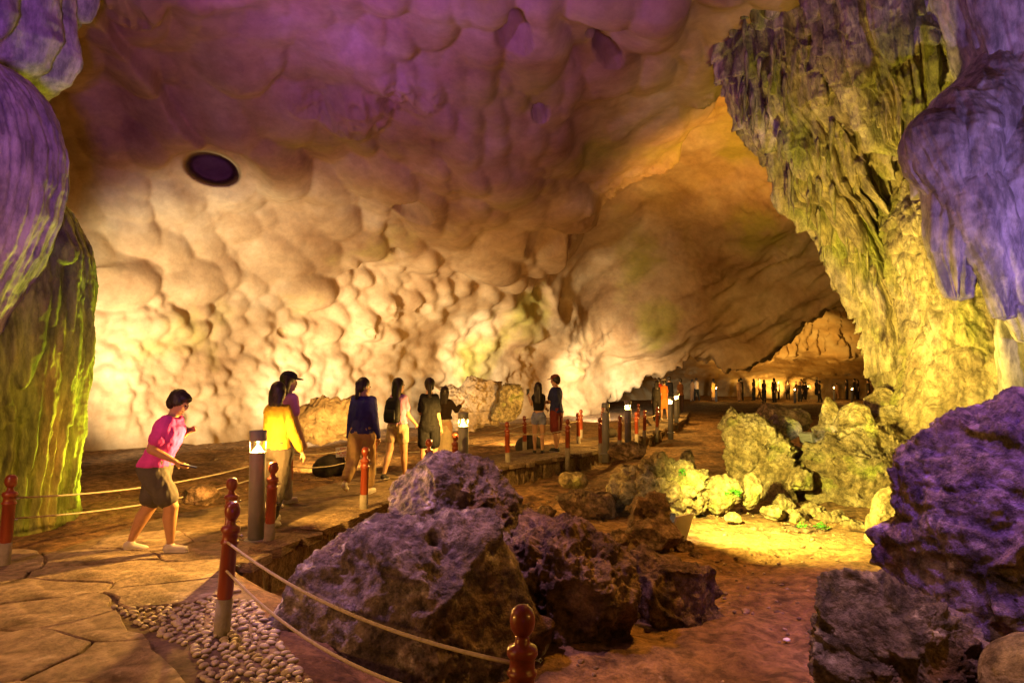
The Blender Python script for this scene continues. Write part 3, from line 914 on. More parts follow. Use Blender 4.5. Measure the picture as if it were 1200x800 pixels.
boulder("boulder", 6.0, [(780, 694, 44, 34, 0, 1), (812, 706, 24, 28, 0, 1), (755, 672, 24, 26, 0.05, 1), (790, 725, 40, 22, 0, 1)],
        M["brownrock"], "low brown boulder on bare dirt right of the foreground boulders", 6, 0.12, 3.4, 'karst', 17)
# near right rocks
boulder("boulder", 4.7, [(1170, 592, 112, 104, 0, .8), (1218, 560, 120, 84, .1, .8), (1092, 640, 52, 56, .1, 1), (1150, 690, 84, 46, 0, 1), (1262, 690, 110, 86, .1, 1), (1135, 545, 40, 50, .1, 1)],
        M["karst"], "large violet lit boulder at the right edge", 7, 0.13, 2.8, 'layered', 22, bed=(.1, .15, 1), k=.12)
boulder("boulder", 3.75, [(1000, 708, 34, 30, 0, 1), (1036, 734, 46, 36, 0, 1), (1078, 764, 54, 38, 0, 1), (1124, 796, 58, 40, 0, 1), (1006, 768, 42, 52, .05, 1), (1050, 812, 66, 44, 0, 1)],
        M["karst"], "slanted layered rock slab below the violet boulder", 7, 0.10, 4.2, 'layered', 25, bed=(.62, .1, .75), k=.06, cuts=3)
boulder("boulder", 3.3, [(1215, 800, 56, 56, 0, 1), (1240, 830, 50, 60, 0, 1)],
        M["limerock"], "smooth pale rock in the lower right corner", 6, 0.03, 3.0, 'smooth', 27)
# lit rocks of the pit
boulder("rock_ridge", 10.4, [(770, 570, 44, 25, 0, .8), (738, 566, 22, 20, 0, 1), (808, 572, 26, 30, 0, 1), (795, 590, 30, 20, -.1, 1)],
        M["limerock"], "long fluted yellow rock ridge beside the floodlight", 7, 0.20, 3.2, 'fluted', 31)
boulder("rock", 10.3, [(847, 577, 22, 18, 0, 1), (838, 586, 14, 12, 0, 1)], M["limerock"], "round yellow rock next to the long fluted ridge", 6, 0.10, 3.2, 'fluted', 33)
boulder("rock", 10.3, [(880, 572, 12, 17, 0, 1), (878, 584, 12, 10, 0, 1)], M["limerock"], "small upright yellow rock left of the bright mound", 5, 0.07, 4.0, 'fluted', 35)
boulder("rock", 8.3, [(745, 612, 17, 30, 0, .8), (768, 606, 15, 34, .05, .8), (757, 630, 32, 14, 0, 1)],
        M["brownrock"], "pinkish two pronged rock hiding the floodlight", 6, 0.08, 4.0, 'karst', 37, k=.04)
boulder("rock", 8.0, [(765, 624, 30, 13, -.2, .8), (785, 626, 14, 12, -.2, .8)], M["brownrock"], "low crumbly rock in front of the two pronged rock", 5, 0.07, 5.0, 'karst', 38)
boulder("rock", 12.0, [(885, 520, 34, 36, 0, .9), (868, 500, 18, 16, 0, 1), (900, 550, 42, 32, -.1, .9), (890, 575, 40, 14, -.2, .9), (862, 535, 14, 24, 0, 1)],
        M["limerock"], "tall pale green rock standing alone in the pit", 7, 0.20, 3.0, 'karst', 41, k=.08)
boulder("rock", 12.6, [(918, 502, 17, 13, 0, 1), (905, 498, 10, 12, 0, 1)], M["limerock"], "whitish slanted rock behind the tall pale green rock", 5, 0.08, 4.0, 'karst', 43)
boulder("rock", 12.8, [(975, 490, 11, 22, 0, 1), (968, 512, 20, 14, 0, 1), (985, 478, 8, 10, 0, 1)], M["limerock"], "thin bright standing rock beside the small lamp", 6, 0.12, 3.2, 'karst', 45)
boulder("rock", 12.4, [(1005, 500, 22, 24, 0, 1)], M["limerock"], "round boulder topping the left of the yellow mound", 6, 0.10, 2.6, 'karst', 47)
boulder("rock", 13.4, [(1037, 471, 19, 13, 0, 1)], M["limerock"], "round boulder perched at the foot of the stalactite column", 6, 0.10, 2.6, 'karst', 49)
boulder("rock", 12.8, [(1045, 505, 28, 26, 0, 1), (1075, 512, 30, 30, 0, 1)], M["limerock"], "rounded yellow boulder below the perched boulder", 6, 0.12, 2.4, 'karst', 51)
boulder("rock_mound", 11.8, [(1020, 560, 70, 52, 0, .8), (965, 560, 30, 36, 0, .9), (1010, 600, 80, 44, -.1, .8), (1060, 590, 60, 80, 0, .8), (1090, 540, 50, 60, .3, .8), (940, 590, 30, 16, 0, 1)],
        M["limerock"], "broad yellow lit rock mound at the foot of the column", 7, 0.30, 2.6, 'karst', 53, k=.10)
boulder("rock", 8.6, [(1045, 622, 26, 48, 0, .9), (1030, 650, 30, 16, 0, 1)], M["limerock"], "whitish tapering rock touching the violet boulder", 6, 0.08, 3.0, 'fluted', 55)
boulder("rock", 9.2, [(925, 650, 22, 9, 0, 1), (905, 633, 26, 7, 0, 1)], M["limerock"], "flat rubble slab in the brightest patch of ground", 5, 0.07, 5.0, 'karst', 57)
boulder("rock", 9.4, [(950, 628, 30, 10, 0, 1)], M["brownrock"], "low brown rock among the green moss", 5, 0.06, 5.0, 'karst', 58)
pit_small = [(905, 600, 9.9, 9, "beside the moss free end of the round yellow rock"), (930, 606, 10.0, 12, "on the slope left of the broad mound"), (952, 600, 10.3, 10, "leaning on the left foot of the broad mound"), (975, 612, 9.9, 14, "in front of the left foot of the broad mound"),
             (1000, 622, 9.6, 12, "in front of the middle of the broad mound"), (1012, 646, 9.0, 13, "near the whitish tapering rock"), (985, 648, 8.9, 9, "at the right end of the bright patch"), (880, 622, 9.4, 7, "alone on the bright patch"), (858, 606, 9.6, 6, "below the green moss tuft"),
             (955, 528, 12.2, 12, "beside the small bright floodlight"), (928, 530, 12.2, 10, "right of the tall pale green rock"), (935, 560, 11.4, 13, "between the tall pale rock and the broad mound"), (915, 590, 10.6, 10, "at the foot of the tall pale green rock"), (870, 652, 8.4, 6, "at the near edge of the bright patch"),
             (800, 640, 8.2, 8, "right of the two pronged rock's foot"), (815, 652, 7.9, 6, "on the shaded dirt before the bright patch"), (700, 640, 7.6, 7, "on the dirt between the boulders"), (725, 628, 8.0, 9, "left of the two pronged rock"), (640, 600, 9.8, 8, "in the dirt behind the dark pitted boulder")]
for k_, (px_, py_, d_, r_, where_) in enumerate(pit_small):
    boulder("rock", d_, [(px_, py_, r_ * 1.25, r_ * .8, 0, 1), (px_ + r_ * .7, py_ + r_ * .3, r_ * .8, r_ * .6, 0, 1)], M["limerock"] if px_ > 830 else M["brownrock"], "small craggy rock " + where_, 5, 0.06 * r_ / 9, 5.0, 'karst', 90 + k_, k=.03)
# rocks along the walkway's far side
boulder("rock", 11.4, [(664, 563, 9, 9, 0, 1), (678, 564, 11, 10, 0, 1)], M["limerock"], "small pale rock on the dirt below the kerb", 5, 0.04, 5.0, 'smooth', 61)
boulder("rock", 10.2, [(690, 592, 46, 14, 0, .6), (668, 596, 20, 9, 0, 1)], M["brownrock"], "low dark rock bank below the small pale rock", 6, 0.09, 3.5, 'karst', 63)
boulder("rock", 10.6, [(722, 580, 12, 22, 0, 1)], M["brownrock"], "dark rock at the left end of the fluted ridge", 5, 0.08, 4.0, 'karst', 65)
boulder("rock", 13.8, [(808, 538, 9, 12, 0, 1), (800, 545, 12, 7, 0, 1)], M["brownrock"], "dark stub of rock behind the fluted ridge", 5, 0.08, 3.5, 'karst', 67)
boulder("rock", 13.0, [(745, 528, 18, 8, 0, 1), (728, 530, 14, 7, 0, 1)], M["brownrock"], "dark rubble at the foot of the kerb by the grey lamp post", 5, 0.08, 4, 'karst', 68)
boulder("rock", 15.0, [(925, 492, 26, 14, 0, 1), (895, 488, 24, 12, 0.3, 1)], M["brownrock"], "dark rock hump behind the tall pale green rock", 6, 0.12, 2.5, 'karst', 69)
# ledges at the foot of the wall
boulder("rock_ledge", 16.2, [(378, 494, 36, 24, 0, .5), (350, 500, 20, 18, 0, .6), (408, 492, 14, 24, 0, .6)], M["ledge"], "tan fluted ledge at the wall foot behind the sign", 6, 0.22, 1.8, 'fluted', 71, cat="rock ledge")
boulder("rock_ledge", 23.5, [(500, 476, 48, 20, .3, .4), (560, 472, 42, 23, .3, .4), (600, 476, 22, 20, 0, .6), (530, 490, 64, 12, 0, .5)], M["ledge"], "wide brown ledge at the wall foot behind the group in black", 7, 0.35, 1.2, 'karst', 73, cat="rock ledge")
boulder("rock_ledge", 22.8, [(598, 466, 16, 22, 0, .7), (592, 480, 18, 12, 0, .7)], M["limerock"], "yellow green hump at the right end of the wide ledge", 6, 0.2, 1.6, 'karst', 75, cat="rock ledge")
boulder("rock", 7.9, [(235, 580, 22, 10, 0.2, .7)], M["brownrock"], "low dark rock beside the walkway by the walker", 5, 0.05, 5, 'karst', 79)

# cast black rocks that hide the wall floods
g = G(388, 556, -0.1)
boulder("lamp_cover_rock", g.y, [(388, 546, 17, 14, 0, .8), (378, 550, 12, 10, 0, .8)], M["blackrock"], "black dome rock carrying the small red and white sign", 5, 0.03, 5, 'smooth', 81, cat="rock")
boulder("lamp_cover_rock", 16.6, [(622, 521, 15, 12, 0, .8), (612, 524, 8, 9, 0, .8)], M["blackrock"], "black dome rock behind the legs of the couple", 5, 0.03, 5, 'smooth', 83, cat="rock")
boulder("lamp_cover_rock", 18.6, [(714, 507, 9, 6, 0, .8)], M["blackrock"], "small black rock behind the unlit grey lamp post", 4, 0.02, 5, 'smooth', 85, cat="rock")

# loose stones and litter on the bare ground
def gravel():
    V = []; Fc = []; off = 0
    U, Fi = ico(1)
    for k in range(2600):
        if random.random() < .6: x, y = random.uniform(-0.9, 4.5), random.uniform(3.6, 13)
        else: x, y = random.uniform(-8, 1.5), random.uniform(8.5, 22)
        if left_x(y) - .1 < x < kerb_x(y) + 0.25: continue
        s = random.uniform(0.006, 0.028) * (1.5 if random.random() < .08 else 1)
        sc = np.array([random.uniform(.7, 1.4), random.uniform(.7, 1.4), random.uniform(.4, .8)]) * s
        p = U * sc * (1 + .25 * rng.normal(size=(len(U), 1)) * .6)
        a = random.uniform(0, 6.3); ca, sa = math.cos(a), math.sin(a)
        p = np.stack([p[:, 0] * ca - p[:, 1] * sa, p[:, 0] * sa + p[:, 1] * ca, p[:, 2]], 1)
        q = np.array([x, y, ground_z(x, y) + 0.01])
        V.append(p + q); Fc.append(Fi + off); off += len(U)
    me = mesh_from("gravel", np.concatenate(V), np.concatenate(Fc), smooth=False)
    o = obj("gravel", me, M["kerb"]); tag(o, "loose stones scattered over the brown cave floor", "gravel", kind="stuff")
gravel()
# ------------------------------------------------------------------ walkway: mortar bed, flagstones, pebbles, kerb
def jit(x, y, s=0.03):
    return (s * math.sin(x * 9.1 + y * 4.7) + s * .6 * math.sin(x * 23 - y * 17 + 1.3), s * math.cos(x * 7.3 - y * 8.9) + s * .6 * math.sin(y * 21 + x * 15 + .4))

def make_path():
    Ys = np.concatenate([np.linspace(-4, 2, 8), np.linspace(2.2, 36, 130)])
    nx = 14
    S = []
    for y in Ys:
        l, r = float(left_x(y)), float(kerb_x(y))
        for k in range(nx):
            S.append((l + (r - l) * k / (nx - 1), y, 0))
    S = np.array(S)
    far = sstep(6.0, 8.5, S[:, 1])
    q = S * np.array([1, 1, 0])
    S[:, 2] = -0.022 + far * (0.034 + 0.012 * fbm(q * 1.4, 2))
    me = mesh_from("path", S, grid_faces(len(Ys), nx))
    o = obj("path", me, M["mortar"]); tag(o, kind="structure")
    return o
path = make_path()

def clip_poly(poly, a, b, c):
    """keep a*x+b*y<=c"""
    out = []
    n = len(poly)
    for i in range(n):
        p, q = poly[i], poly[(i + 1) % n]
        dp = a * p[0] + b * p[1] - c; dq = a * q[0] + b * q[1] - c
        if dp <= 0: out.append(p)
        if dp * dq < 0:
            t = dp / (dp - dq); out.append((p[0] + (q[0] - p[0]) * t, p[1] + (q[1] - p[1]) * t))
    return out

PEB = [(-2.45, 5.35), (-2.95, 5.1), (-2.35, 4.6), (-1.95, 4.3), (-1.55, 3.6), (-0.9, 3.5), (-1.5, 4.5), (-1.95, 5.25)]   # pebble bed outline
def in_poly(x, y, poly):
    c = False; n = len(poly)
    for i in range(n):
        x1, y1 = poly[i]; x2, y2 = poly[(i + 1) % n]
        if (y1 > y) != (y2 > y) and x < (x2 - x1) * (y - y1) / (y2 - y1) + x1: c = not c
    return c

def flagstones():
    random.seed(5)
    pts = []
    tries = 0
    while len(pts) < 190 and tries < 9000:
        tries += 1
        x, y = random.uniform(-7.5, 0.6), random.uniform(1.6, 7.6)
        if any(math.hypot((x - a) * 0.85, y - b) < 0.47 for a, b in pts): continue
        pts.append((x, y))
    for i, (x, y) in enumerate(pts):
        poly = [(x - 1.2, y - 1.2), (x + 1.2, y - 1.2), (x + 1.2, y + 1.2), (x - 1.2, y + 1.2)]
        for j, (a, b) in enumerate(pts):
            if i == j or math.hypot(a - x, b - y) > 2: continue
            nx, ny = a - x, b - y
            poly = clip_poly(poly, nx, ny, nx * (x + a) / 2 + ny * (y + b) / 2)
            if len(poly) < 3: break
        poly = [(q[0] / .68 + .10 * math.sin(q[1] * 2.3), q[1] + .12 * math.sin(q[0] * 3.1)) for q in poly]; x = x / .68
        # trim to the walkway: right edge, pebble bed, left edge
        def trim(poly):
            cy_ = sum(p[1] for p in poly) / len(poly)
            k0, k1 = float(kerb_x(cy_ - .3)), float(kerb_x(cy_ + .3))
            dx, dy = k1 - k0, 0.6
            poly = clip_poly(poly, dy, -dx, dy * (k0 - .06) - dx * (cy_ - .3))
            return poly
        poly = trim(poly)
        if len(poly) < 3: continue
        poly = clip_poly(poly, .05, 1, 7.5 + .05 * -3)
        # pebble bed lies to the right of this line
        if len(poly) < 3: continue
        for (x1, y1, x2, y2) in ((-2.95, 5.15, -1.6, 3.6),):
            if y < 5.25:
                dx, dy = x2 - x1, y2 - y1
                poly = clip_poly(poly, -dy, dx, -dy * x1 + dx * y1)
        if len(poly) < 3: continue
        cx = sum(p[0] for p in poly) / len(poly); cy_ = sum(p[1] for p in poly) / len(poly)
        if cx < left_x(cy_) - .2: continue
        # subdivide, wobble and inset
        ring = []
        n = len(poly)
        for a in range(n):
            p, q = poly[a], poly[(a + 1) % n]
            m = max(1, int(math.hypot(q[0] - p[0], q[1] - p[1]) / 0.13))
            for t in range(m):
                X = p[0] + (q[0] - p[0]) * t / m; Y = p[1] + (q[1] - p[1]) * t / m
                j = jit(X, Y, 0.028); ring.append((X + j[0], Y + j[1]))
        area = 0
        for a in range(len(ring)):
            p, q = ring[a], ring[(a + 1) % len(ring)]; area += p[0] * q[1] - q[0] * p[1]
        if abs(area) < 0.03: continue
        g = 0.013
        def inset(pt, e):
            dx, dy = cx - pt[0], cy_ - pt[1]; L = math.hypot(dx, dy) + 1e-6
            return (pt[0] + dx / L * e, pt[1] + dy / L * e)
        n = len(ring)
        hz = random.uniform(0.0, 0.014); tx, ty = random.uniform(-.012, .012), random.uniform(-.012, .012)
        V = []
        for (e, z) in ((g, -0.04), (g, -0.004), (g + .010, 0.004)):
            for pt in ring:
                r = inset(pt, e); V.append((r[0] - cx, r[1] - cy_, z + hz + (r[0] - cx) * tx + (r[1] - cy_) * ty if z > -.03 else z))
        Fc = [(k * n + a, k * n + (a + 1) % n, (k + 1) * n + (a + 1) % n, (k + 1) * n + a) for k in (0, 1) for a in range(n)]
        Fc.append(tuple(range(2 * n, 3 * n)))
        me = bpy.data.meshes.new("flagstone"); me.from_pydata(V, [], Fc); me.update()
        obj("flagstone", me, M["paving"], path, loc=(cx, cy_, 0))
flagstones()

def pebbles():
    random.seed(9)
    meshes = []
    for k in range(5):
        U, Fi = ico(2)
        p = U * np.array([1, random.uniform(.65, .9), .5]) * (1 + .10 * fbm(U * 1.3 + k * 5, 2))[:, None]
        meshes.append(mesh_from("pebble", p, Fi)); meshes[-1].materials.append(M["pebble"])
    pts = []
    for t in range(22000):
        x, y = random.uniform(-3.0, -0.6), random.uniform(3.3, 5.5)
        if not in_poly(x, y, PEB): continue
        if any(abs(x - a) < .06 and abs(y - b) < .06 and math.hypot(x - a, (y - b)) < .052 for a, b in pts): continue
        pts.append((x, y))
    pts.sort(key=lambda q: math.hypot(q[0], q[1]))
    V = []; Fc = []; off = 0
    for (x, y) in pts[295:]:
        U, Fi = ico(2); s = random.uniform(.019, .036); a = random.uniform(0, 3.1); ca, sa = math.cos(a), math.sin(a)
        p = U * np.array([1.12, .8, .55]) * s
        V.append(np.stack([p[:, 0] * ca - p[:, 1] * sa + x, p[:, 0] * sa + p[:, 1] * ca + y, p[:, 2] - .012], 1)); Fc.append(Fi + off); off += len(U)
    if V:
        o = obj("pebble_bed", mesh_from("pebble_bed", np.concatenate(V), np.concatenate(Fc)), M["pebble"], path); o["kind"] = "stuff"
    for (x, y) in pts[:295]:
        s = random.uniform(.019, .036)
        me = random.choice(meshes)
        obj("pebble", me, None, path, loc=(x, y, -0.012), rot=(random.uniform(-.2, .2), random.uniform(-.2, .2), random.uniform(0, 3.1)), scale=(s * 1.12, s, s * 1.1))
pebbles()

def kerb():
    random.seed(12)
    root = empty("stone_kerb", (-2.3, 7.0, 0), label="low rough stone kerb along the right side of the walkway", cat="kerb")
    base = []
    for k in range(6):
        bm = bmesh.new(); bmesh.ops.create_cube(bm, size=1.0)
        bmesh.ops.bevel(bm, geom=list(bm.edges), offset=.13, segments=1, affect='EDGES')
        for v in bm.verts: v.co += Vector((random.uniform(-.09, .09), random.uniform(-.09, .09), random.uniform(-.09, .09)))
        me = bpy.data.meshes.new("kerb_stone"); bm.to_mesh(me); bm.free(); me.materials.append(M["kerb"]); base.append(me)
    # arc length walk
    K = KERB[(KERB[:, 1] >= 6.2) & (KERB[:, 1] <= 34.5)]
    seg = np.linalg.norm(np.diff(K, axis=0), axis=1); cum = np.concatenate([[0], np.cumsum(seg)])
    s = 0.0
    inv = Vector(root.location)
    while s < cum[-1]:
        x = float(np.interp(s, cum, K[:, 0])); y = float(np.interp(s, cum, K[:, 1]))
        x2 = float(np.interp(s + .2, cum, K[:, 0])); y2 = float(np.interp(s + .2, cum, K[:, 1]))
        ang = math.atan2(y2 - y, x2 - x)
        g = 1 + max(0, (y - 12)) * .06
        ln = random.uniform(.28, .62) * g
        zg = ground_z(x + .45, y)
        h = -zg - 0.05
        nx, ny = math.sin(ang), -math.cos(ang)
        mx, my = x + math.cos(ang) * ln / 2, y + math.sin(ang) * ln / 2
        # top slab
        obj("kerb_stone", random.choice(base), None, root, loc=Vector((mx + nx * .02, my + ny * .02, -0.015 + random.uniform(-.015, .012))) - inv, rot=(random.uniform(-.05, .05), random.uniform(-.04, .04), ang + random.uniform(-.06, .06)), scale=(ln * .99, random.uniform(.26, .36), .10))
        # face stones below
        n = 2 if y < 16 else 1
        for q in range(n):
            w = ln / n
            ax, ay = x + math.cos(ang) * w * (q + .5), y + math.sin(ang) * w * (q + .5)
            obj("kerb_stone", random.choice(base), None, root, loc=Vector((ax - nx * random.uniform(.0, .05), ay - ny * random.uniform(0, .05), -.06 - h / 2)) - inv, rot=(random.uniform(-.1, .1), random.uniform(-.1, .1), ang + random.uniform(-.12, .12)), scale=(w * 1.04, .3, h + .1))
        s += ln
kerb()

# ------------------------------------------------------------------ rope posts
post_shaft = lathe([(.046, .20), (.046, .205), (.050, .22), (.050, .53), (.056, .535), (.061, .545), (.056, .556), (.050, .562), (.050, .60), (.056, .604), (.062, .615), (.062, .63), (.056, .642), (.034, .65), (.028, .668), (.027, .685)], 20)
post_base = lathe([(.052, -.25), (.052, .197), (.047, .2)], 20)
post_ball = lathe([(.026, .684), (.034, .69), (.046, .71), (.051, .735), (.049, .76), (.040, .782), (.022, .797), (.004, .80)], 20)
hook_mesh = tube_mesh([(0, 0, 0), (.016, 0, 0), (.026, 0, .008), (.032, 0, 0), (.026, 0, -.008), (.018, 0, -.002)], .0035, 6)
for m_, k_ in ((post_shaft, "redwood"), (post_base, "concrete"), (post_ball, "redwood"), (hook_mesh, "steel")): m_.materials.append(M[k_])
POSTS = {}
def post(key, x, y, z, label, lean=(0, 0), h=1.0):
    r = empty("rope_post", (x, y, z), label=label, cat="post", group="red wooden rope posts along the walkway")
    r.rotation_euler = (lean[0] + random.uniform(-.03, .03), lean[1] + random.uniform(-.025, .025), random.uniform(0, .6)); r.scale = (1, 1, h * random.uniform(.97, 1.03))
    sh = obj("shaft", post_shaft, None, r); obj("base", post_base, None, r); obj("ball_finial", post_ball, None, r)
    if y < 12:
        for zz in (.585, .40):
            obj("hook", hook_mesh, None, sh, loc=(.049, 0, zz))
    POSTS[key] = Vector((x, y, z))
    return r
def gp(px, py): v = G(px, py, 0); return v.x, v.y
post("A", *gp(260, 739), 0.0, "red rope post standing on the pebbles beside the big boulder", (0, .05), 1.05)
post("B", 0.035, 2.75, -0.06, "nearest red rope post at the bottom edge in front of the boulders", (0, 0), 1.0)
post("C", *gp(4, 662), 0.0, "red rope post at the far left edge by the green column", (0, .04))
post("D", *gp(268, 664), 0.0, "red rope post half hidden behind the pebble bed post", (0, .02))
post("E", *gp(315, 637), 0.0, "red rope post just right of the nearest lamp bollard", (0, .02))
post("F", *gp(426, 598), 0.0, "orange lit rope post in front of the person in the navy jacket", (0, .02))
post("G", *gp(338, 580), 0.0, "dark rope post behind the person in the yellow top")
post("H", *gp(437, 557), 0.0, "rope post behind the legs of the person in the navy jacket")
post("I", -1.2, 10.0, 0.0, "rope post rising behind the dark pitted boulder")
post("J", -0.92, 11.2, 0.0, "rope post touching the lit lamp bollard behind the boulder")
post("K", *gp(595, 542), 0.0, "rope post between the second lamp bollard and the couple")
post("L", 0.30, 16.2, 0.0, "rope post behind the black rock left of the couple")
post("M", *gp(665, 536), 0.0, "rope post in front of the couple at the kerb")
post("N", *gp(678, 520), 0.0, "rope post just right of the couple on the far side")
post("O", *gp(681, 511), 0.0, "farther rope post right behind the one beside the couple")
post("Q", *gp(704, 529), 0.0, "rope post touching the left side of the unlit grey lamp post")
post("R", *gp(726, 525), 0.0, "rope post just left of the third lit lamp on the kerb")
post("S", *gp(746, 517), 0.0, "rope post just right of the third lit lamp")
post("T", *gp(755, 512), 0.0, "rope post midway along the kerb toward the far group")
post("V", *gp(770, 508), 0.0, "rope post beside the far visitor in black on the walkway")
post("W", *gp(706, 505), 0.0, "rope post on the far side of the walkway behind the unlit lamp")
post("X", *gp(748, 498), 0.0, "rope post on the far side of the walkway before the far group")

# ------------------------------------------------------------------ ropes
def rope(a, b, frac, sag, label):
    zz = .585 if frac else .40
    A = POSTS[a] + Vector((0, 0, zz)); B = POSTS[b] + Vector((0, 0, zz))
    n = 18
    d = (B - A).normalized()
    A = A + d * .05; B = B - d * .05
    pts = []
    for k in range(n + 1):
        t = k / n
        p = A.lerp(B, t); p.z -= sag * 4 * t * (1 - t); pts.append(p - A)
    o = obj("rope", tube_mesh(pts, .009, 6), M["rope"], loc=A)
    tag(o, label, "rope", "ropes strung between the red posts")
rope("A", "B", 1, .10, "upper rope hanging across the front of the largest boulder")
rope("A", "B", 0, .16, "lower rope sagging across the front of the largest boulder")
rope("D", "A", 1, .05, "short upper rope between the two posts by the pebble bed")
rope("C", "G", 1, .12, "upper rope behind the walker in the pink shirt")
rope("C", "G", 0, .12, "lower rope behind the walker in the pink shirt")
rope("G", "H", 1, .08, "upper rope in front of the black rock with the sign")
rope("G", "H", 0, .10, "lower rope in front of the black rock with the sign")
rope("H", "L", 1, .14, "upper rope running behind the people in black")
rope("H", "L", 0, .14, "lower rope running behind the people in black")
rope("K", "M", 1, .06, "upper rope along the kerb before the couple")
rope("L", "N", 1, .05, "upper rope behind the legs of the couple")
rope("N", "O", 1, .03, "short upper rope right of the couple")
rope("R", "T", 1, .05, "upper rope past the third lit lamp")
rope("T", "V", 1, .04, "upper rope leading to the far group")

# ------------------------------------------------------------------ lamp bollards
lamp_post = lathe([(.082, -.2), (.082, .90), (.078, .905)], 24)
lamp_cap = lathe([(.085, 1.02), (.087, 1.025), (.087, 1.115), (.082, 1.125), (.02, 1.13)], 24)
lamp_lens = lathe([(.076, .906), (.078, .91), (.078, 1.015), (.076, 1.019)], 24, closed=False)
lamp_cone = lathe([(.056, .912), (.048, .925), (.020, .955), (.010, .965)], 20)
lamp_rib = tube_mesh([(.079, 0, .905), (.079, 0, 1.02)], .0035, 6)
lamp_plate = lathe([(.12, -.02), (.12, .012), (.115, .016), (.084, .018)], 24)
for m_, k_ in ((lamp_post, "greymetal"), (lamp_cap, "greymetal"), (lamp_lens, "lens"), (lamp_cone, "lamp_glow"), (lamp_rib, "greymetal"), (lamp_plate, "greymetal")): m_.materials.append(M[k_])
cone_off = lamp_cone.copy(); cone_off.materials.clear(); cone_off.materials.append(M["white"])
def bollard(x, y, label, power=40, lit=True, z=0.0, h=1.0):
    r = empty("lamp_bollard", (x, y, z), label=label, cat="lamp", group="grey lamp bollards along the walkway")
    r.scale = (1, 1, h)
    obj("post", lamp_post, None, r); obj("cap", lamp_cap, None, r); le = obj("lens", lamp_lens, None, r)
    obj("glowing_cone" if lit else "reflector_cone", lamp_cone if lit else cone_off, None, r)
    obj("base_plate", lamp_plate, None, r)
    for k in range(4): obj("rib", lamp_rib, None, le, rot=(0, 0, .4 + k * math.pi / 2))
    if lit:
        l = bpy.data.lights.new("bollard_light", 'POINT'); l.energy = power; l.color = (1.0, .52, .10); l.shadow_soft_size = .022
        lo = bpy.data.objects.new("bollard_light", l); col.objects.link(lo); lo.location = (x, y, z + .99 * h)
bollard(*gp(300, 633), "nearest lit grey lamp bollard at the pebble bed end of the kerb", 420)
bollard(-0.78, 11.0, "lit lamp bollard rising behind the dark pitted boulder", 280)
bollard(*gp(710, 531), "unlit slate grey lamp bollard on the kerb right of the couple", 0, False)
bollard(*gp(736, 522), "lit lamp bollard on the kerb right of the unlit one", 280)
bollard(*gp(786, 507), "lit lamp bollard at the kerb in front of the far group", 280)
bollard(6.3, 26.3, "lit lamp bollard just behind the orange shirted visitor", 280)
bollard(7.15, 29.6, "lit lamp bollard beyond the far group, smaller", 280)

# ------------------------------------------------------------------ floodlight fixtures
def floodlight(loc, target, label, s=1.0, glow="flood_glow"):
    r = empty("floodlight", loc, label=label, cat="floodlight")
    d = Vector(target) - Vector(loc)
    q = d.to_track_quat('Y', 'Z').to_euler()
    r.rotation_euler = (0, 0, q.z); r.scale = (s, s, s)
    h = obj("housing", box_mesh(.30, .12, .22, .015), M["greymetal"], r, loc=(0, 0, .16), rot=(.35, 0, 0))
    obj("glass", box_mesh(.25, .006, .17, .003), M[glow], h, loc=(0, .061, 0))
    for k in range(5): obj("cooling_fin", box_mesh(.24, .03, .006), M["greymetal"], h, loc=(0, -.075, -.07 + k * .035))
    obj("bracket", tube_mesh([(-.17, 0, .16), (-.17, 0, .02), (.17, 0, .02), (.17, 0, .16)], .011, 6), M["greymetal"], r)
    return r
# visible one beside the two pronged rock: an open case with a blue shaded back and white flap
fx = P(776, 600, 8.62)
r = empty("floodlight", (fx.x, fx.y, -.36), -0.9, label="boxy floodlight with white flap behind the two pronged rock", cat="floodlight")
h_ = obj("housing", box_mesh(.30, .20, .26, .012, True), mat("blue grey housing", [(.03, .04, .12), (.05, .06, .17)], 5, .4), r, loc=(0, -.02, .10))
obj("flap", box_mesh(.02, .34, .40, .004, True), M["white"], r, loc=(.19, .03, .0), rot=(.0, .35, 0))
obj("glass", box_mesh(.25, .008, .2, .003), M["flood_glow"], h_, loc=(0, .104, .13))
obj("bracket", tube_mesh([(-.17, 0, .2), (-.17, 0, .0), (.17, 0, .0), (.17, 0, .2)], .011, 6), M["greymetal"], r)
floodlight(tuple(P(946, 521, 12.0)), (8.0, 14.0, 3.6), "small bright floodlight between the pit rocks under the column", .8)

# ------------------------------------------------------------------ the small sign on the black rock, cards on the boulder
sg = P(403, 529, 11.62)
r = empty("warning_sign", tuple(sg), R(8), label="small white sign with red lettering on the black rock", cat="sign")
pl = obj("panel", box_mesh(.27, .012, .17, .003), M["white"], r, rot=(-.35, R(-6), 0))
for k, (w, z, t) in enumerate(((.17, .055, .02), (.20, .018, .026), (.22, -.022, .022), (.15, -.057, .018))):
    n = 7 + k
    for c in range(n):
        if (c * 7 + k * 3) % 5 == 0: continue
        obj("letter", box_mesh(w / n * .62, .003, t * .9), M["red_ink"], pl, loc=(-w / 2 + w * (c + .5) / n, -.0075, z))
obj("stake", tube_mesh([(0, .01, -.02), (0, .03, -.30)], .012, 6), M["black"], r)

for px, py, d, rz, lab in ((544, 639, 5.25, .2, "small pale card lying on the largest boulder"), (512, 632, 5.35, -.5, "long white slip lying left of the small card on the boulder")):
    v = P(px, py, d)
    o = obj("paper_card", box_mesh(.16 if d < 5.3 else .2, .10, .006, .002), M["white"], None, loc=v, rot=(.25, 0, rz)); tag(o, lab, "card")

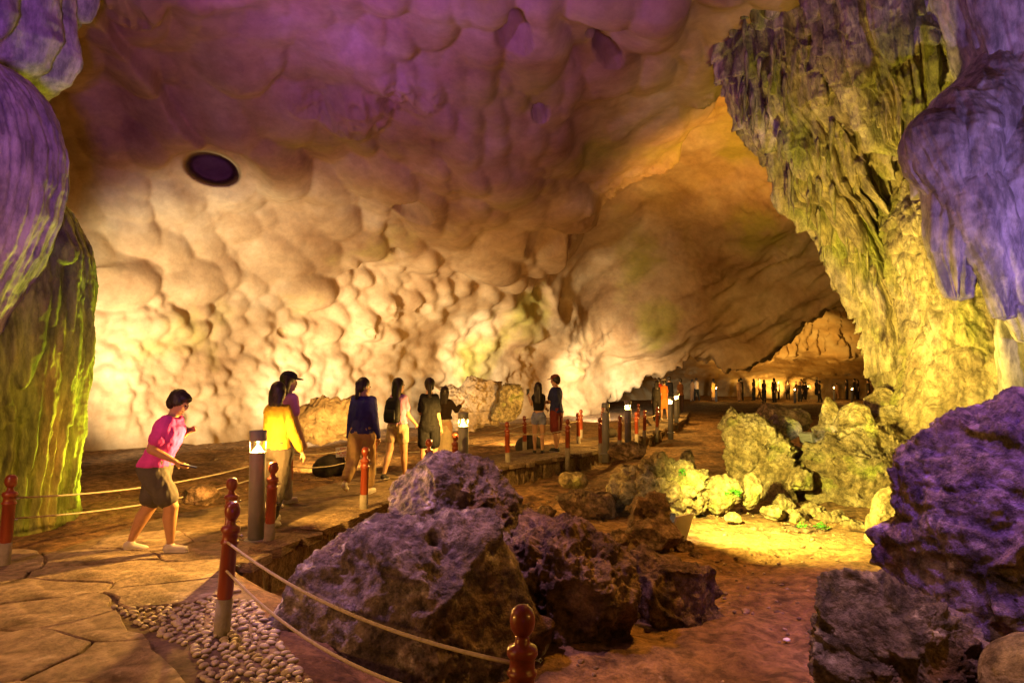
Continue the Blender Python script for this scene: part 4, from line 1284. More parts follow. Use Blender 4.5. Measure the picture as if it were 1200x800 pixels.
for px, py, d, lab in ((759, 763, 5.05, "crumpled pink wrapper on the dirt at the bottom"), (862, 742, 5.4, "flat white scrap of litter on the dirt"), (922, 745, 5.3, "small pale litter scrap near the layered rock")):
    v = G(px, py, -.33)
    U_, Fi_ = ico(2)
    pp = U_ * np.array([.035, .025, .014]) * (1 + .5 * fbm(U_ * 2.2 + px, 2))[:, None]
    o = obj("litter", mesh_from("litter", pp, Fi_, False), M["white"], None, loc=(v.x, v.y, ground_z(v.x, v.y) + .02)); tag(o, lab, "litter")

# black power cable looping on the ground by the near post
cb = []
for t in np.linspace(0, 1, 30):
    x = 0.25 + .75 * t; y = 3.6 + .55 * math.sin(t * 5) * .5 + .5 * t
    cb.append((x, y, ground_z(x, y) + .012))
o = obj("power_cable", tube_mesh(cb, .008, 6), M["black"]); tag(o, "black power cable curling on the dirt beside the nearest post", "cable")

# ------------------------------------------------------------------ tufts of moss growing in the lamp light
def moss(px, py, d, w, n, label):
    c = P(px, py, d); r = empty("moss_tuft", tuple(c), label=label, cat="moss", group="green moss tufts in the floodlight")
    V = []; Fc = []
    random.seed(int(px))
    for k in range(n):
        a = random.uniform(0, 6.3); rr = w * math.sqrt(random.random())
        x, y, z = rr * math.cos(a), rr * math.sin(a) * .6, random.uniform(-.02, .05) + .08 * (1 - rr / w)
        s = random.uniform(.012, .03); ang = random.uniform(0, 6.3); tl = random.uniform(.2, 1.2)
        dx, dy, dz = math.cos(ang) * s * math.cos(tl), math.sin(ang) * s * math.cos(tl), math.sin(tl) * s
        px_, py_ = -math.sin(ang) * s * .5, math.cos(ang) * s * .5
        b = len(V)
        V += [(x, y, z), (x + dx * .6 + px_, y + dy * .6 + py_, z + dz * .6), (x + dx * 1.4, y + dy * 1.4, z + dz * 1.2), (x + dx * .6 - px_, y + dy * .6 - py_, z + dz * .6)]
        Fc.append((b, b + 1, b + 2, b + 3))
    me = bpy.data.meshes.new("fronds"); me.from_pydata(V, [], Fc); me.update()
    fo = obj("fronds", me, M["leaf"], r); fo["kind"] = "stuff"
moss(859, 581, 10.0, .13, 260, "bright green moss tuft at the foot of the round yellow rock")
moss(800, 556, 10.0, .05, 70, "tiny green moss tuft on top of the fluted ridge")
moss(940, 622, 9.4, .10, 120, "green moss tuft left of the pair on the low brown rock")
moss(962, 622, 9.4, .12, 160, "green moss tuft right of the pair on the low brown rock")
# ------------------------------------------------------------------ people
def sph_part(V, Fc, c, r, seg=14, rings=10, rot=None):
    b = len(V)
    for j in range(rings + 1):
        ph = math.pi * j / rings
        for k in range(seg):
            th = 2 * math.pi * k / seg
            v = Vector((r[0] * math.sin(ph) * math.cos(th), r[1] * math.sin(ph) * math.sin(th), r[2] * math.cos(ph)))
            if rot is not None: v = rot @ v
            V.append(tuple(Vector(c) + v))
    for j in range(rings):
        for k in range(seg):
            k2 = (k + 1) % seg
            Fc.append((b + j * seg + k, b + (j + 1) * seg + k, b + (j + 1) * seg + k2, b + j * seg + k2))

def cone_part(V, Fc, a, ra, c, rc, seg=14, flat=1.0):
    """tapered capsule from a to c"""
    a = Vector(a); c = Vector(c); ax = c - a; L = ax.length
    if L < 1e-5: return
    rot = ax.to_track_quat('Z', 'Y').to_matrix()
    prof = []
    for k in range(5):
        t = math.pi / 2 * (1 - k / 4); prof.append((-ra * math.sin(t), max(ra * math.cos(t), ra * .04)))
    for k in range(1, 6):
        t = k / 6; prof.append((L * t, ra + (rc - ra) * t))
    for k in range(5):
        t = math.pi / 2 * k / 4; prof.append((L + rc * math.sin(t), max(rc * math.cos(t), rc * .04)))
    b = len(V)
    for z, r in prof:
        for k in range(seg):
            th = 2 * math.pi * k / seg
            V.append(tuple(a + rot @ Vector((r * math.cos(th), r * flat * math.sin(th), z))))
    n = len(prof)
    for j in range(n - 1):
        for k in range(seg):
            k2 = (k + 1) % seg
            Fc.append((b + j * seg + k, b + j * seg + k2, b + (j + 1) * seg + k2, b + (j + 1) * seg + k))
    Fc.append(tuple(b + k for k in reversed(range(seg)))); Fc.append(tuple(b + (n - 1) * seg + k for k in range(seg)))

def loft_part(V, Fc, rings, seg=20, xf=None):
    """rings: (cx, cy, z, rx, ry)"""
    b = len(V)
    for cx, cy_, z, rx, ry in rings:
        for k in range(seg):
            th = 2 * math.pi * k / seg
            c, s = math.cos(th), math.sin(th)
            v = Vector((cx + rx * math.copysign(abs(c) ** .85, c), cy_ + ry * math.copysign(abs(s) ** .85, s), z))
            if xf is not None: v = xf(v)
            V.append(tuple(v))
    n = len(rings)
    for j in range(n - 1):
        for k in range(seg):
            k2 = (k + 1) % seg
            Fc.append((b + j * seg + k, b + j * seg + k2, b + (j + 1) * seg + k2, b + (j + 1) * seg + k))
    Fc.append(tuple(b + k for k in reversed(range(seg)))); Fc.append(tuple(b + (n - 1) * seg + k for k in range(seg)))

PENDING = []
def soft(name, V, Fc, material, parent, voxel, smooth=6, wr=0.0, wfreq=14.0, wstretch=(1, 1, 1)):
    me = bpy.data.meshes.new(name); me.from_pydata(V, [], Fc); me.update(); me.materials.append(material)
    o = obj(name, me, None, parent)
    m = o.modifiers.new("r", 'REMESH'); m.mode = 'VOXEL'; m.voxel_size = voxel
    if smooth:
        s = o.modifiers.new("s", 'SMOOTH'); s.iterations = smooth; s.factor = .5
    PENDING.append((o, wr, wfreq, wstretch, material))
    return o

def finish_soft():
    dg = bpy.context.evaluated_depsgraph_get(); dg.update()
    done = []
    for o, wr, wf, ws, material in PENDING:
        ev = o.evaluated_get(dg)
        done.append(bpy.data.meshes.new_from_object(ev))
    for (o, wr, wf, ws, material), me in zip(PENDING, done):
        o.modifiers.clear()
        n = len(me.vertices)
        co = np.zeros(n * 3); me.vertices.foreach_get("co", co); co = co.reshape(-1, 3)
        if wr and n:
            no = np.zeros(n * 3); me.vertices.foreach_get("normal", no); no = no.reshape(-1, 3)
            q = co * np.array(ws) * wf
            co = co + no * (wr * (0.6 * ridged(q + 3, 2) + .5 * fbm(q * 1.7, 2)))[:, None]
            me.vertices.foreach_set("co", co.ravel())
        me.polygons.foreach_set("use_smooth", np.ones(len(me.polygons), dtype=bool))
        me.materials.clear(); me.materials.append(material)
        old = o.data; o.data = me; me.name = o.name; bpy.data.meshes.remove(old)
        me.update()

_cl = {}
def cloth(c, rough=.85):
    k = (tuple(round(x, 3) for x in c), rough)
    if k not in _cl:
        _cl[k] = mat("cloth", [tuple(x * .8 for x in c), c, tuple(min(1, x * 1.15) for x in c)], 9.0, rough, .25, 90.0, spec=.2, dist=.004)
    return _cl[k]
def skin_mat(c):
    k = ("skin", c)
    if k not in _cl: _cl[k] = mat("skin", [tuple(x * .9 for x in c), c, tuple(min(1, x * 1.08) for x in c)], 14.0, .5, .05, 80.0, spec=.4)
    return _cl[k]
HAIR = mat("dark hair", [(.010, .007, .006), (.022, .014, .010), (.04, .025, .015)], 30.0, .45, .5, 90.0, stretch=(3, 3, .4), spec=.45, dist=.004)
SHOEW = cloth((.62, .58, .56), .6); SHOEB = cloth((.03, .028, .03), .6)
EYE = mat("eye", [(.02, .015, .012), (.04, .03, .02)], 10, .2)
LIP = mat("lip", [(.32, .10, .08), (.38, .13, .1)], 10, .5)

def person(label, loc, yaw, H=1.65, female=True, lean=0.0, twist=0.0, head=(0, 0), legs=((0, 0), (0, 0)), arms=((0, 8, 10), (0, 8, 10)), skin=(.50, .30, .19), top=(.5, .1, .1), sleeve=.5,
           bottom='shorts', bcol=(.05, .05, .06), blen=.5, hem=.50, hair='long', cap=None, shoes='white', backpack=None, phone=None, voxel=.011, strap=None, build=1.0, scarf=None, group=None, name="person", detail=True, barefoot_ok=False):
    """legs: (thigh pitch, knee bend) for left, right in degrees; arms: (shoulder pitch, abduction, elbow bend[, inward turn])"""
    root = empty(name, loc, yaw, label=label, cat="person", group=group)
    b = build
    hipz = .515 * H
    Rl = Matrix.Rotation(-R(lean), 3, 'X')          # positive lean bends forward (+y)
    hip0 = Vector((0, 0, hipz))
    Rt = Matrix.Rotation(R(twist), 3, 'Z')
    def tor(v):
        v = Vector(v)
        t = max(0.0, min(1.0, (v.z - .50 * H) / (.12 * H)))
        w = Rl @ (Rt @ (v - hip0)) + hip0
        return v.lerp(w, t)
    # legs
    lower = 1e9; J = {}
    for side, (tp, kb) in zip((-1, 1), legs):
        hp = Vector((side * .052 * H, 0, hipz - .02 * H))
        a = R(tp); kn = hp + Vector((side * .004 * H, math.sin(a) * .232 * H, -math.cos(a) * .232 * H))
        a2 = R(tp - kb); an = kn + Vector((-side * .004 * H, math.sin(a2) * .225 * H, -math.cos(a2) * .225 * H))
        J[side] = [hp, kn, an, a2]
        lower = min(lower, an.z - .043 * H)
    dz = -lower
    for s in J:
        for k in range(3): J[s][k] = J[s][k] + Vector((0, 0, dz))
    hipz += dz; hip0.z += dz
    def T(x, y, z): return tor(Vector((x, y, z * H + dz)))
    wa = (.066 if female else .076) * b; hi = (.092 if female else .085) * b; ch = (.080 if female else .092) * b
    rings = [(0, 0, .455, .05, .05), (0, -.004, .475, .078 * b, .062 * b), (0, -.006, .52, hi, .070 * b), (0, 0, .575, (hi + wa) / 2, .058 * b), (0, .002, .63, wa, .052 * b), (0, .002, .70, ch * .95, .058 * b), (0, .002, .75, ch, .060 * b),
             (0, 0, .79, ch * 1.02, .052 * b), (0, -.002, .815, ch * .86, .040), (0, -.004, .835, .045, .032), (0, -.002, .855, .031, .031)]
    def sc(rs, e=0.0, lo=0, hi_=2): return [(cx * H, cy_ * H, z * H + dz, rx * H + e, ry * H + e) for cx, cy_, z, rx, ry in rs if lo <= z <= hi_]
    V, Fc = [], []
    loft_part(V, Fc, sc(rings), xf=tor)
    hc = T(0, .008, .928) ; nb = T(0, -.002, .85)
    Rh = Rl @ Rt @ Matrix.Rotation(R(head[1]), 3, 'Z') @ Matrix.Rotation(-R(head[0]), 3, 'X')
    def hd(x, y, z): return hc + Rh @ Vector((x * H, y * H, z * H))
    cone_part(V, Fc, nb, .030 * H, hd(0, -.008, -.03), .029 * H)
    sph_part(V, Fc, hd(0, -.006, .010), (.046 * H, .057 * H, .060 * H), rot=Rh)
    sph_part(V, Fc, hd(0, .014, -.030), (.036 * H, .040 * H, .040 * H), rot=Rh)
    if detail:
        sph_part(V, Fc, hd(0, .056, -.008), (.0085 * H, .012 * H, .014 * H), 8, 6, rot=Rh)
        sph_part(V, Fc, hd(0, .047, -.032), (.015 * H, .008 * H, .008 * H), 8, 6, rot=Rh)
        sph_part(V, Fc, hd(0, .043, -.056), (.013 * H, .012 * H, .010 * H), 8, 6, rot=Rh)
        for s in (-1, 1):
            sph_part(V, Fc, hd(s * .046, -.006, -.006), (.006 * H, .011 * H, .018 * H), 8, 6, rot=Rh)
    # arms
    A = {}
    for side, ar in zip((-1, 1), arms):
        sp, ab, eb = ar[:3]; turn = ar[3] if len(ar) > 3 else 0
        sh = T(side * (.100 if female else .112) * b, -.002, .802)
        def dirv(p, a_): 
            v = Vector((side * math.sin(R(a_)), 0, -math.cos(R(a_))))
            return Rl @ (Rt @ (Matrix.Rotation(R(p), 3, 'X') @ v))
        ud = dirv(sp, ab); el = sh + ud * .172 * H
        fd = dirv(sp + eb, ab)
        fd = (fd + (Rl @ (Rt @ Vector((-side, 0, 0)))) * math.sin(R(turn))).normalized()
        wr = el + fd * .150 * H
        A[side] = (sh, el, wr, ud, fd)
        cone_part(V, Fc, sh, .029 * H * b, el, .022 * H * b); cone_part(V, Fc, el, .023 * H * b, wr, .0155 * H)
        # palm and five fingers
        inward = Rl @ (Rt @ Vector((-side, 0, 0)))
        palm_n = (inward - fd * inward.dot(fd))
        palm_n = palm_n.normalized() if palm_n.length > .05 else Vector((0, 1, 0))
        across = fd.cross(palm_n).normalized()
        pc = wr + fd * .045 * H
        cone_part(V, Fc, wr, .0145 * H, pc, .019 * H, flat=.62)
        if detail:
            for k, (off, ln) in enumerate(((-.015, .036), (-.005, .042), (.005, .040), (.015, .032))):
                b0 = pc + across * off * H; m1 = b0 + (fd * .6 + palm_n * .18) * ln * H; m2 = m1 + (fd * .30 + palm_n * .45) * ln * H
                cone_part(V, Fc, b0, .0056 * H, m1, .0052 * H, 8); cone_part(V, Fc, m1, .0052 * H, m2, .0044 * H, 8)
            th0 = wr + fd * .018 * H - across * .013 * H * (1 if True else -1); th1 = th0 + (fd * .6 - across * .55 + palm_n * .4) * .036 * H
            cone_part(V, Fc, th0, .0075 * H, th1, .0056 * H, 8)
        else:
            cone_part(V, Fc, pc, .016 * H, pc + (fd * .8 + palm_n * .3) * .035 * H, .009 * H, flat=.6)
    # legs
    for s in (-1, 1):
        hp, kn, an, a2 = J[s]
        cone_part(V, Fc, hp, .056 * H * b, kn, .034 * H * b)
        mid = kn.lerp(an, .32) + Vector((0, -.008 * H, 0))
        cone_part(V, Fc, kn, .033 * H * b, mid, .0335 * H * b); cone_part(V, Fc, mid, .0335 * H * b, an, .0195 * H)
        fa = a2 * .55
        toe = an + Vector((s * .012 * H, .085 * H * math.cos(fa), -.028 * H + .085 * H * math.sin(fa)))
        heel = an + Vector((0, -.018 * H, -.026 * H))
        cone_part(V, Fc, an, .020 * H, heel, .019 * H); cone_part(V, Fc, heel, .020 * H, toe, .016 * H)
        J[s] += [heel, toe]
    soft("body", V, Fc, skin_mat(skin), root, voxel, 5)
    # bottom garment
    V, Fc = [], []
    if bottom in ('shorts', 'pants'):
        loft_part(V, Fc, sc(rings, .012, .45, .60), xf=tor)
        for s in (-1, 1):
            hp, kn, an = J[s][:3]
            if bottom == 'shorts':
                e = hp.lerp(kn, blen); cone_part(V, Fc, hp, .060 * H * b, e, .054 * H * b)
                cone_part(V, Fc, hp.lerp(kn, .1), .060 * H * b, e, .055 * H * b)
            else:
                cone_part(V, Fc, hp, .064 * H * b, kn, .047 * H * b); e = kn.lerp(an, blen); cone_part(V, Fc, kn, .047 * H * b, e, .040 * H)
    else:
        m = (J[-1][2] + J[1][2]) / 2; z0 = .60 * H + dz; z1 = max(.05 * H, (.60 - blen) * H)
        my = m.y * .6
        loft_part(V, Fc, [(0, my * (1 - t), z1 + (z0 - z1) * t, (.125 - .055 * t) * H * b, (.105 - .045 * t) * H * b) for t in np.linspace(0, 1, 12)])
    soft({'shorts': 'shorts', 'pants': 'trousers'}.get(bottom, 'skirt'), V, Fc, cloth(bcol), root, voxel, 4, .011 if voxel < .02 else 0, 11, (1, 1, .45))
    # top garment
    V, Fc = [], []
    rs = [r_ for r_ in rings if r_[2] >= hem]
    rs = [(0, -.004, hem, hi * 1.0, .068 * b)] + rs[:-1] if hem < .6 else [(0, 0, hem, wa * 1.02, .054 * b)] + rs[:-1]
    loft_part(V, Fc, sc(rs, .016), xf=tor)
    for s in (-1, 1):
        sh, el, wr, ud, fd = A[s]
        if sleeve <= 0: continue
        if sleeve <= 1:
            cone_part(V, Fc, sh, .037 * H * b, sh.lerp(el, sleeve), .036 * H * b)
        else:
            cone_part(V, Fc, sh, .038 * H * b, el, .032 * H * b); cone_part(V, Fc, el, .032 * H * b, el.lerp(wr, sleeve - 1), .026 * H)
    soft("shirt" if sleeve <= 1 else "jacket", V, Fc, cloth(top), root, voxel, 4, .011 if voxel < .02 else 0, 12, (1, 1, .6))
    # shoes
    if shoes:
        for s in (-1, 1):
            an, heel, toe = J[s][2], J[s][4], J[s][5]
            V, Fc = [], []
            cone_part(V, Fc, heel + Vector((0, 0, .006)), .025 * H, toe, .021 * H); cone_part(V, Fc, an + Vector((0, 0, -.01 * H)), .025 * H, heel, .026 * H)
            so = soft("shoe", V, Fc, SHOEW if shoes == 'white' else SHOEB, root, voxel, 2)
            if detail:
                d = (toe - heel); V, Fc = [], []
                cone_part(V, Fc, heel + Vector((0, 0, -.016 * H)), .022 * H, toe + Vector((0, .006, -.014 * H)), .021 * H, flat=1.0)
                me = bpy.data.meshes.new("sole"); V = [(x, y, heel.z - .016 * H + (z - heel.z + .016 * H) * .45) for x, y, z in V]
                me.from_pydata(V, [], Fc); me.update(); obj("sole", me, SHOEW, so)
    # hair
    if hair:
        V, Fc = [], []
        sph_part(V, Fc, hd(0, -.016, .018), (.053 * H, .058 * H, .060 * H), rot=Rh)
        sph_part(V, Fc, hd(0, -.030, -.010), (.048 * H, .042 * H, .05 * H), rot=Rh)
        if hair == 'short':
            sph_part(V, Fc, hd(0, .012, .044), (.046 * H, .044 * H, .026 * H), rot=Rh)
            for s in (-1, 1): sph_part(V, Fc, hd(s * .044, -.008, .008), (.012 * H, .030 * H, .030 * H), rot=Rh)
        if hair in ('long', 'verylong', 'bob'):
            dn = {'long': .13, 'verylong': .2, 'bob': .07}[hair]
            for s in (-1, 0, 1):
                a0 = hd(s * .026, -.028, -.01); a1 = a0 + Vector((0, -.014 * H, -dn * H)) + (Rl @ Vector((0, -.01 * H, 0)))
                cone_part(V, Fc, a0, .036 * H, a1, .024 * H)
        if hair == 'ponytail':
            a0 = hd(0, -.068, .015); a1 = a0 + Vector((0, -.02 * H, -.13 * H)); sph_part(V, Fc, a0, (.018 * H,) * 3); cone_part(V, Fc, a0, .02 * H, a1, .016 * H)
        if hair == 'bun':
            sph_part(V, Fc, hd(0, -.072, .03), (.024 * H,) * 3)
        soft("hair", V, Fc, HAIR, root, voxel, 2, .006 if voxel < .02 else 0, 34, (1, 1, .15))
    if cap:
        V, Fc = [], []
        sph_part(V, Fc, hd(0, -.006, .040), (.054 * H, .064 * H, .044 * H), rot=Rh)
        co_ = soft("cap", V, Fc, cloth(cap), root, voxel, 3)
        V, Fc = [], []
        sph_part(V, Fc, hd(0, .066, .030), (.040 * H, .042 * H, .007 * H), rot=Rh)
        me = bpy.data.meshes.new("brim"); me.from_pydata(V, [], Fc); me.update(); obj("brim", me, cloth(cap), co_)
    if detail:
        for s in (-1, 1):
            V, Fc = [], []; sph_part(V, Fc, hd(s * .018, .047, .006), (.0075 * H, .006 * H, .0048 * H), 8, 6, rot=Rh)
            me = bpy.data.meshes.new("eye"); me.from_pydata(V, [], Fc); me.update(); obj("eye", me, EYE, root)
        V, Fc = [], []; sph_part(V, Fc, hd(0, .0535, -.032), (.013 * H, .004 * H, .0045 * H), 8, 6, rot=Rh)
        me = bpy.data.meshes.new("mouth"); me.from_pydata(V, [], Fc); me.update(); obj("mouth", me, LIP, root)
    info = dict(root=root, A=A, T=T, hd=hd, H=H, Rl=Rl, Rt=Rt)
    wm = Matrix.Translation(Vector(loc)) @ Matrix.Rotation(yaw, 4, 'Z')
    info['wm'] = wm
    if strap:
        a0 = T(-.07, .062, .79); a1 = T(-.02, -.075, .79); a2 = T(.08, -.07, .58)
        pts = [T(.085, -.05, .815), T(.05, -.082, .76), T(-.01, -.086, .69), T(-.07, -.078, .61), T(-.10, -.03, .56)]
        me = tube_mesh(pts, .011, 6); obj("bag_strap", me, cloth((.015, .014, .014)), root)
        pts = [T(-.085, -.05, .815), T(-.06, -.082, .76), T(-.045, -.086, .70)]
        obj("bag_strap", tube_mesh(pts, .010, 6), cloth((.015, .014, .014)), root)
    if backpack:
        V, Fc = [], []
        rg = [(0, -.115, .56, .060, .030), (0, -.118, .575, .082, .048), (0, -.120, .62, .088, .054), (0, -.115, .70, .084, .050), (0, -.108, .775, .072, .040), (0, -.10, .805, .05, .025)]
        loft_part(V, Fc, sc(rg), xf=tor)
        bp = soft("backpack", V, Fc, cloth(backpack, .6), None, voxel, 3, .004, 10)
        bp.location = root.location; bp.rotation_euler = root.rotation_euler
        tag(bp, None, "backpack")
        for s in (-1, 1):
            pts = [T(s * .06, -.085, .80), T(s * .068, -.02, .842), T(s * .070, .05, .81), T(s * .074, .072, .75), T(s * .085, .03, .66), T(s * .08, -.07, .60)]
            obj("strap", tube_mesh(pts, .014, 6), cloth(backpack, .6), bp)
        V, Fc = [], []
        loft_part(V, Fc, sc([(0, -.165, .585, .055, .014), (0, -.17, .60, .062, .02), (0, -.17, .66, .06, .02), (0, -.163, .69, .052, .012)]), xf=tor)
        soft("pocket", V, Fc, cloth(backpack, .6), bp, voxel, 2)
        info['backpack'] = bp
    return info

def held(info, side, name, label, cat, size, colmat, offset=(0, 0, 0), rot=(0, 0, 0), screen=False):
    wr = info['A'][side][2]; fd = info['A'][side][4]
    p = info['wm'] @ (wr + fd * .07 * info['H'] + Vector(offset))
    o = obj(name, box_mesh(*size, min(size) * .3), colmat, None, loc=p, rot=(rot[0], rot[1], rot[2] + info['root'].rotation_euler.z)); tag(o, label, cat)
    if screen:
        obj("screen", box_mesh(size[0] * .88, .002, size[2] * .9), M["screen"], o, loc=(0, -size[1] / 2 - .0015, 0))
    return o

# --- walker in the pink shirt, seen from the side, moving right
w = G(180, 645, 0.005)
pk = person("walker in a pink shirt and grey shorts hurrying to the right, looking down", (w.x, w.y, .012), R(-84), 1.60, True, lean=17, head=(14, 0), legs=((-14, 12), (30, 30)), arms=((-8, 8, 146, 15), (-8, 8, 84, 20)),
            skin=(.50, .27, .15), top=(.72, .07, .46), sleeve=.62, bottom='shorts', bcol=(.10, .09, .085), blen=.72, hem=.53, hair='short', shoes='white', voxel=.0095, build=1.24)
held(pk, 1, "phone", "dark blue phone in the hand of the pink shirted walker", "phone", (.075, .012, .15), cloth((.02, .025, .09), .3), (0, .02, .012), (R(75), 0, .3))
# --- yellow top
w = G(322, 614, 0.01)
person("person in a yellow long sleeved top with dark trousers and crossed straps", (w.x, w.y, .012), R(-12), 1.61, True, lean=3, legs=((10, 4), (-12, 14)), arms=((10, 8, 22), (8, 16, 16)), top=(.27, .18, .018), sleeve=1.85, bottom='pants', bcol=(.035, .028, .025), blen=.92, hem=.53, hair='bob', shoes='white', strap=True, voxel=.0105, build=1.02)
# --- companion mostly hidden behind
person("person in a lilac top and black cap hidden behind the yellow top", (-2.98, 9.0, .012), R(-35), 1.74, False, lean=4, head=(4, -20), legs=((12, 6), (-14, 12)), arms=((6, 8, 12), (10, 8, 14)), top=(.45, .18, .48), sleeve=.6, bottom='pants', bcol=(.36, .34, .33), blen=.92, hem=.52, hair='long', cap=(.02, .02, .022), shoes='white', voxel=.012)
# --- navy jacket
person("person in a navy jacket and tan trousers walking away with head turned right", (-2.16, 9.9, .012), R(-8), 1.66, False, lean=5, head=(10, -42), legs=((-20, 30), (8, 4)), arms=((-4, 8, 14), (2, 9, 18)), top=(.035, .035, .20), sleeve=1.95, bottom='pants', bcol=(.42, .27, .13), blen=.80, hem=.52, hair='ponytail', shoes='white', voxel=.0115, build=1.1)
# --- backpack wearer
bpk = person("person in a lilac tee and beige shorts wearing a black backpack", (-1.88, 11.3, .012), R(-20), 1.66, True, lean=2, head=(2, -25), legs=((-16, 12), (8, 2)), arms=((16, 8, 40), (14, 9, 40)), top=(.52, .28, .55), sleeve=.6, bottom='shorts', bcol=(.46, .35, .24), blen=.45, hem=.55, hair='verylong', shoes='black', backpack=(.012, .012, .014), voxel=.0115)
bpk['backpack']["label"] = "black backpack on the back of the person in lilac tee"
# --- black tee
person("person in a black tee and black shorts with a long dark ponytail", (-1.40, 11.6, .012), R(4), 1.66, True, lean=0, head=(0, 6), legs=((-6, 2), (6, 2)), arms=((18, 10, 70, 20), (2, 10, 14)), top=(.010, .010, .011), sleeve=.75, bottom='shorts', bcol=(.010, .010, .012), blen=.70, hem=.52, hair='ponytail', shoes='black', voxel=.0115, build=1.02)
# --- long cream skirt
person("person in a dark top and long cream skirt raising both hands", (-1.30, 13.3, .012), R(-14), 1.50, True, lean=0, legs=((-4, 0), (5, 0)), arms=((30, 12, 80), (46, 16, 80)), top=(.03, .018, .012), sleeve=1.6, bottom='skirt', bcol=(.58, .48, .33), blen=.54, hem=.58, hair='long', shoes='black', voxel=.0125, build=.98)
# --- couple
cw = person("long haired person in a black crop top and denim shorts beside the capped man", (0.60, 15.4, .012), R(-10), 1.57, True, lean=0, head=(0, -15), legs=((-4, 2), (-2, 2)), arms=((40, 20, 95), (14, 8, 62)), skin=(.52, .30, .19), top=(.012, .010, .010), sleeve=.25, bottom='shorts', bcol=(.20, .22, .42), blen=.28, hem=.60, hair='verylong', shoes='black', voxel=.0125, build=.92)
held(cw, -1, "phone", "black phone held up by the person in the crop top", "phone", (.07, .012, .15), M["black"], (0, 0, .05))
mn = person("person in a navy tee, red brown shorts and cap facing left", (1.02, 15.75, .012), R(55), 1.74, False, lean=2, head=(8, 22), legs=((-3, 2), (5, 3)), arms=((20, 8, 72, 15), (22, 8, 70, 20)), skin=(.50, .27, .16), top=(.03, .035, .14), sleeve=.65, bottom='shorts', bcol=(.16, .03, .03), blen=.92, hem=.50, hair='short', cap=(.20, .06, .035), shoes='black', voxel=.0125, build=1.05)
held(mn, -1, "phone", "glowing phone in the hand of the capped person", "phone", (.15, .012, .075), M["black"], (0, .03, .02), (0, 0, R(-120)), True)

# --- far visitors: templates and copies
def copy_tree(o, parent=None):
    c = o.copy(); col.objects.link(c)
    if parent is not None: c.parent = parent
    for ch in list(o.children): copy_tree(ch, c)
    return c
far_v = .024
def fz(x, y): return ground_z(x, y) + .01 if x > kerb_x(y) or x < left_x(y) else .015
def fp(px, d): v = P(px, 445, d); return v.x, d
FAR = []
def far(px, d, label, yaw, **k):
    x, y = fp(px, d)
    i = person(label, (x, y, fz(x, y)), R(yaw), voxel=far_v, detail=False, **k); FAR.append(i); return i['root']
far(778, 28.0, "visitor in an orange shirt and white cap on the far walkway", 10, H=1.66, top=(.62, .16, .03), sleeve=.7, bottom='shorts', bcol=(.5, .2, .05), blen=.9, cap=(.6, .55, .5), hair='short', legs=((8, 4), (-8, 6)))
far(769, 27.2, "visitor in black standing left of the orange shirt", 0, H=1.6, top=(.012, .01, .01), sleeve=1.7, bottom='pants', bcol=(.012, .01, .01), blen=.9, hair='long', shoes='black')
far(772, 31.5, "visitor in a red top behind the orange shirt", -20, H=1.72, top=(.30, .03, .02), sleeve=.7, bottom='pants', bcol=(.03, .02, .02), blen=.9, hair='short', shoes='black')
far(784, 33.0, "tall dark visitor behind the orange shirt", 0, H=1.80, female=False, top=(.02, .02, .03), sleeve=1.6, bottom='pants', bcol=(.02, .02, .02), blen=.9, hair='short', shoes='black')
far(797, 33.5, "visitor in brown right of the far lamps", 20, H=1.70, top=(.15, .06, .03), sleeve=.7, bottom='pants', bcol=(.04, .02, .02), blen=.9, hair='short', shoes='black')
far(816, 50.0, "visitor in a pale shirt beyond the lamps, left of two", 15, H=1.70, top=(.62, .50, .38), sleeve=.6, bottom='pants', bcol=(.02, .02, .02), blen=.9, hair='short', shoes='black', legs=((14, 6), (-14, 10)))
far(811, 51.0, "visitor in tan clothes beside the pale shirt", -15, H=1.68, top=(.40, .24, .12), sleeve=.6, bottom='pants', bcol=(.3, .18, .10), blen=.9, hair='short', shoes='black')
far(836, 50.0, "visitor in yellow by the lamp left of the crowd", 30, H=1.62, top=(.60, .40, .12), sleeve=1.6, bottom='skirt', bcol=(.4, .25, .1), blen=.45, hair='long', shoes='black')
tA = person("dark clothed visitor in the far crowd", (*fp(868, 50), fz(*fp(868, 50))), 0, 1.68, False, voxel=far_v, detail=False, top=(.025, .018, .012), sleeve=1.7, bottom='pants', bcol=(.02, .016, .012), blen=.9, hair='short', shoes='black', group="indistinct dark visitors of the far crowd", legs=((8, 4), (-8, 6)))['root']
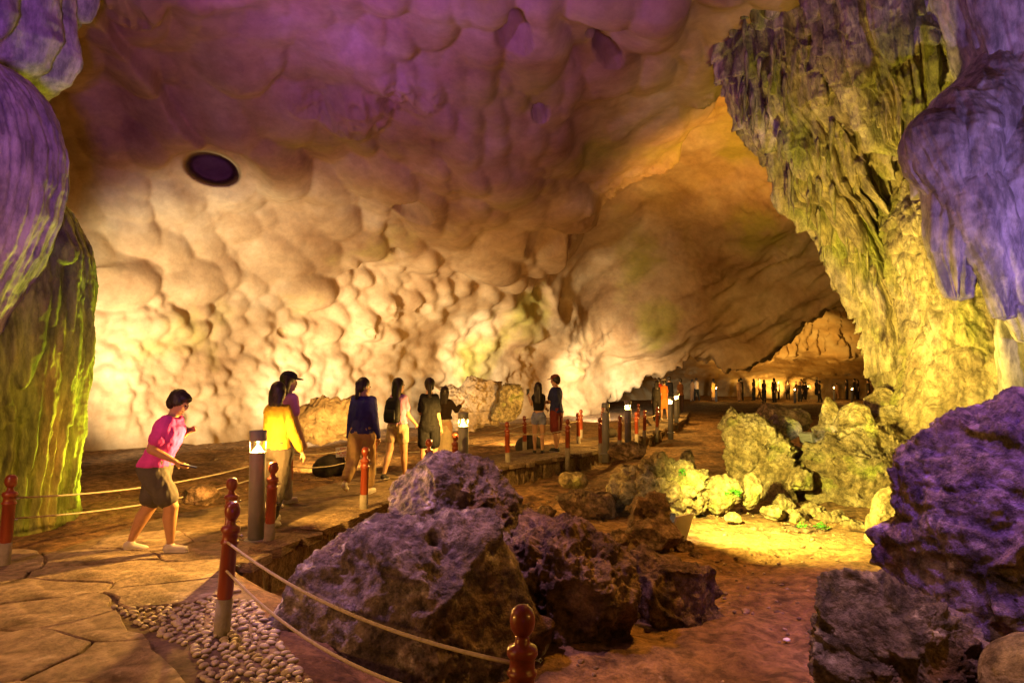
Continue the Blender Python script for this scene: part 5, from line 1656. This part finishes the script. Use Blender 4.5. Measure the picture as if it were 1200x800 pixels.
tB = person("dark clothed visitor in the far crowd", (*fp(883, 51), fz(*fp(883, 51))), .6, 1.60, True, voxel=far_v, detail=False, top=(.03, .02, .02), sleeve=.7, bottom='pants', bcol=(.015, .015, .02), blen=.9, hair='long', shoes='black', group="indistinct dark visitors of the far crowd")['root']
tC = person("tan clothed visitor in the far crowd", (*fp(866, 49), fz(*fp(866, 49))), -.6, 1.62, True, voxel=far_v, detail=False, top=(.36, .20, .09), sleeve=.7, bottom='pants', bcol=(.22, .12, .06), blen=.9, hair='short', shoes='black', group="indistinct tan visitors of the far crowd", legs=((14, 6), (-14, 10)))['root']
finish_soft()
random.seed(77)
for k, (px, d, tpl) in enumerate([(905, 48, 0), (912, 50, 0), (916, 53, 1), (921, 54, 0), (926, 54, 1), (931, 55, 2), (936, 53, 0), (940, 55, 1), (944, 56, 2), (948, 49, 0), (952, 50, 1), (957, 56, 2), (962, 55, 0), (966, 55, 1), (970, 56, 0),
                                 (975, 54, 2), (980, 55, 1), (986, 53, 0), (990, 55, 0), (996, 52, 1), (1000, 53, 0), (1006, 49, 0), (1010, 50, 1), (1016, 49, 2), (1021, 48, 0), (899, 49, 1), (894, 51, 2), (1034, 47, 2), (942, 47, 1), (958, 47, 0)]):
    c = copy_tree((tA, tB, tC)[tpl])
    px += random.choice((-5, -4, 2, 5)) ; d += random.uniform(-2, 4)
    x, y = fp(px, d); c.location = (x, y, fz(x, y)); c.rotation_euler = (0, 0, random.uniform(0, 6.28)); s = random.uniform(.78, 1.0); c.scale = (s, s, s)
# far lamps standing in the crowd
for px, d, lab in ((908, 49, "far lit lamp at the left end of the crowd"), (931, 46.5, "far lit lamp in front of the crowd"), (946, 54, "far lit lamp behind the crowd's left half"), (977, 50, "far lit lamp in the middle of the crowd"), (985, 56, "far lit lamp behind the middle of the crowd"),
                   (998, 47, "far lit lamp at the right of the crowd"), (839, 49, "far lit lamp by the visitor in yellow")):
    x, y = fp(px, d); bollard(x, y, lab, 80, True, fz(x, y))
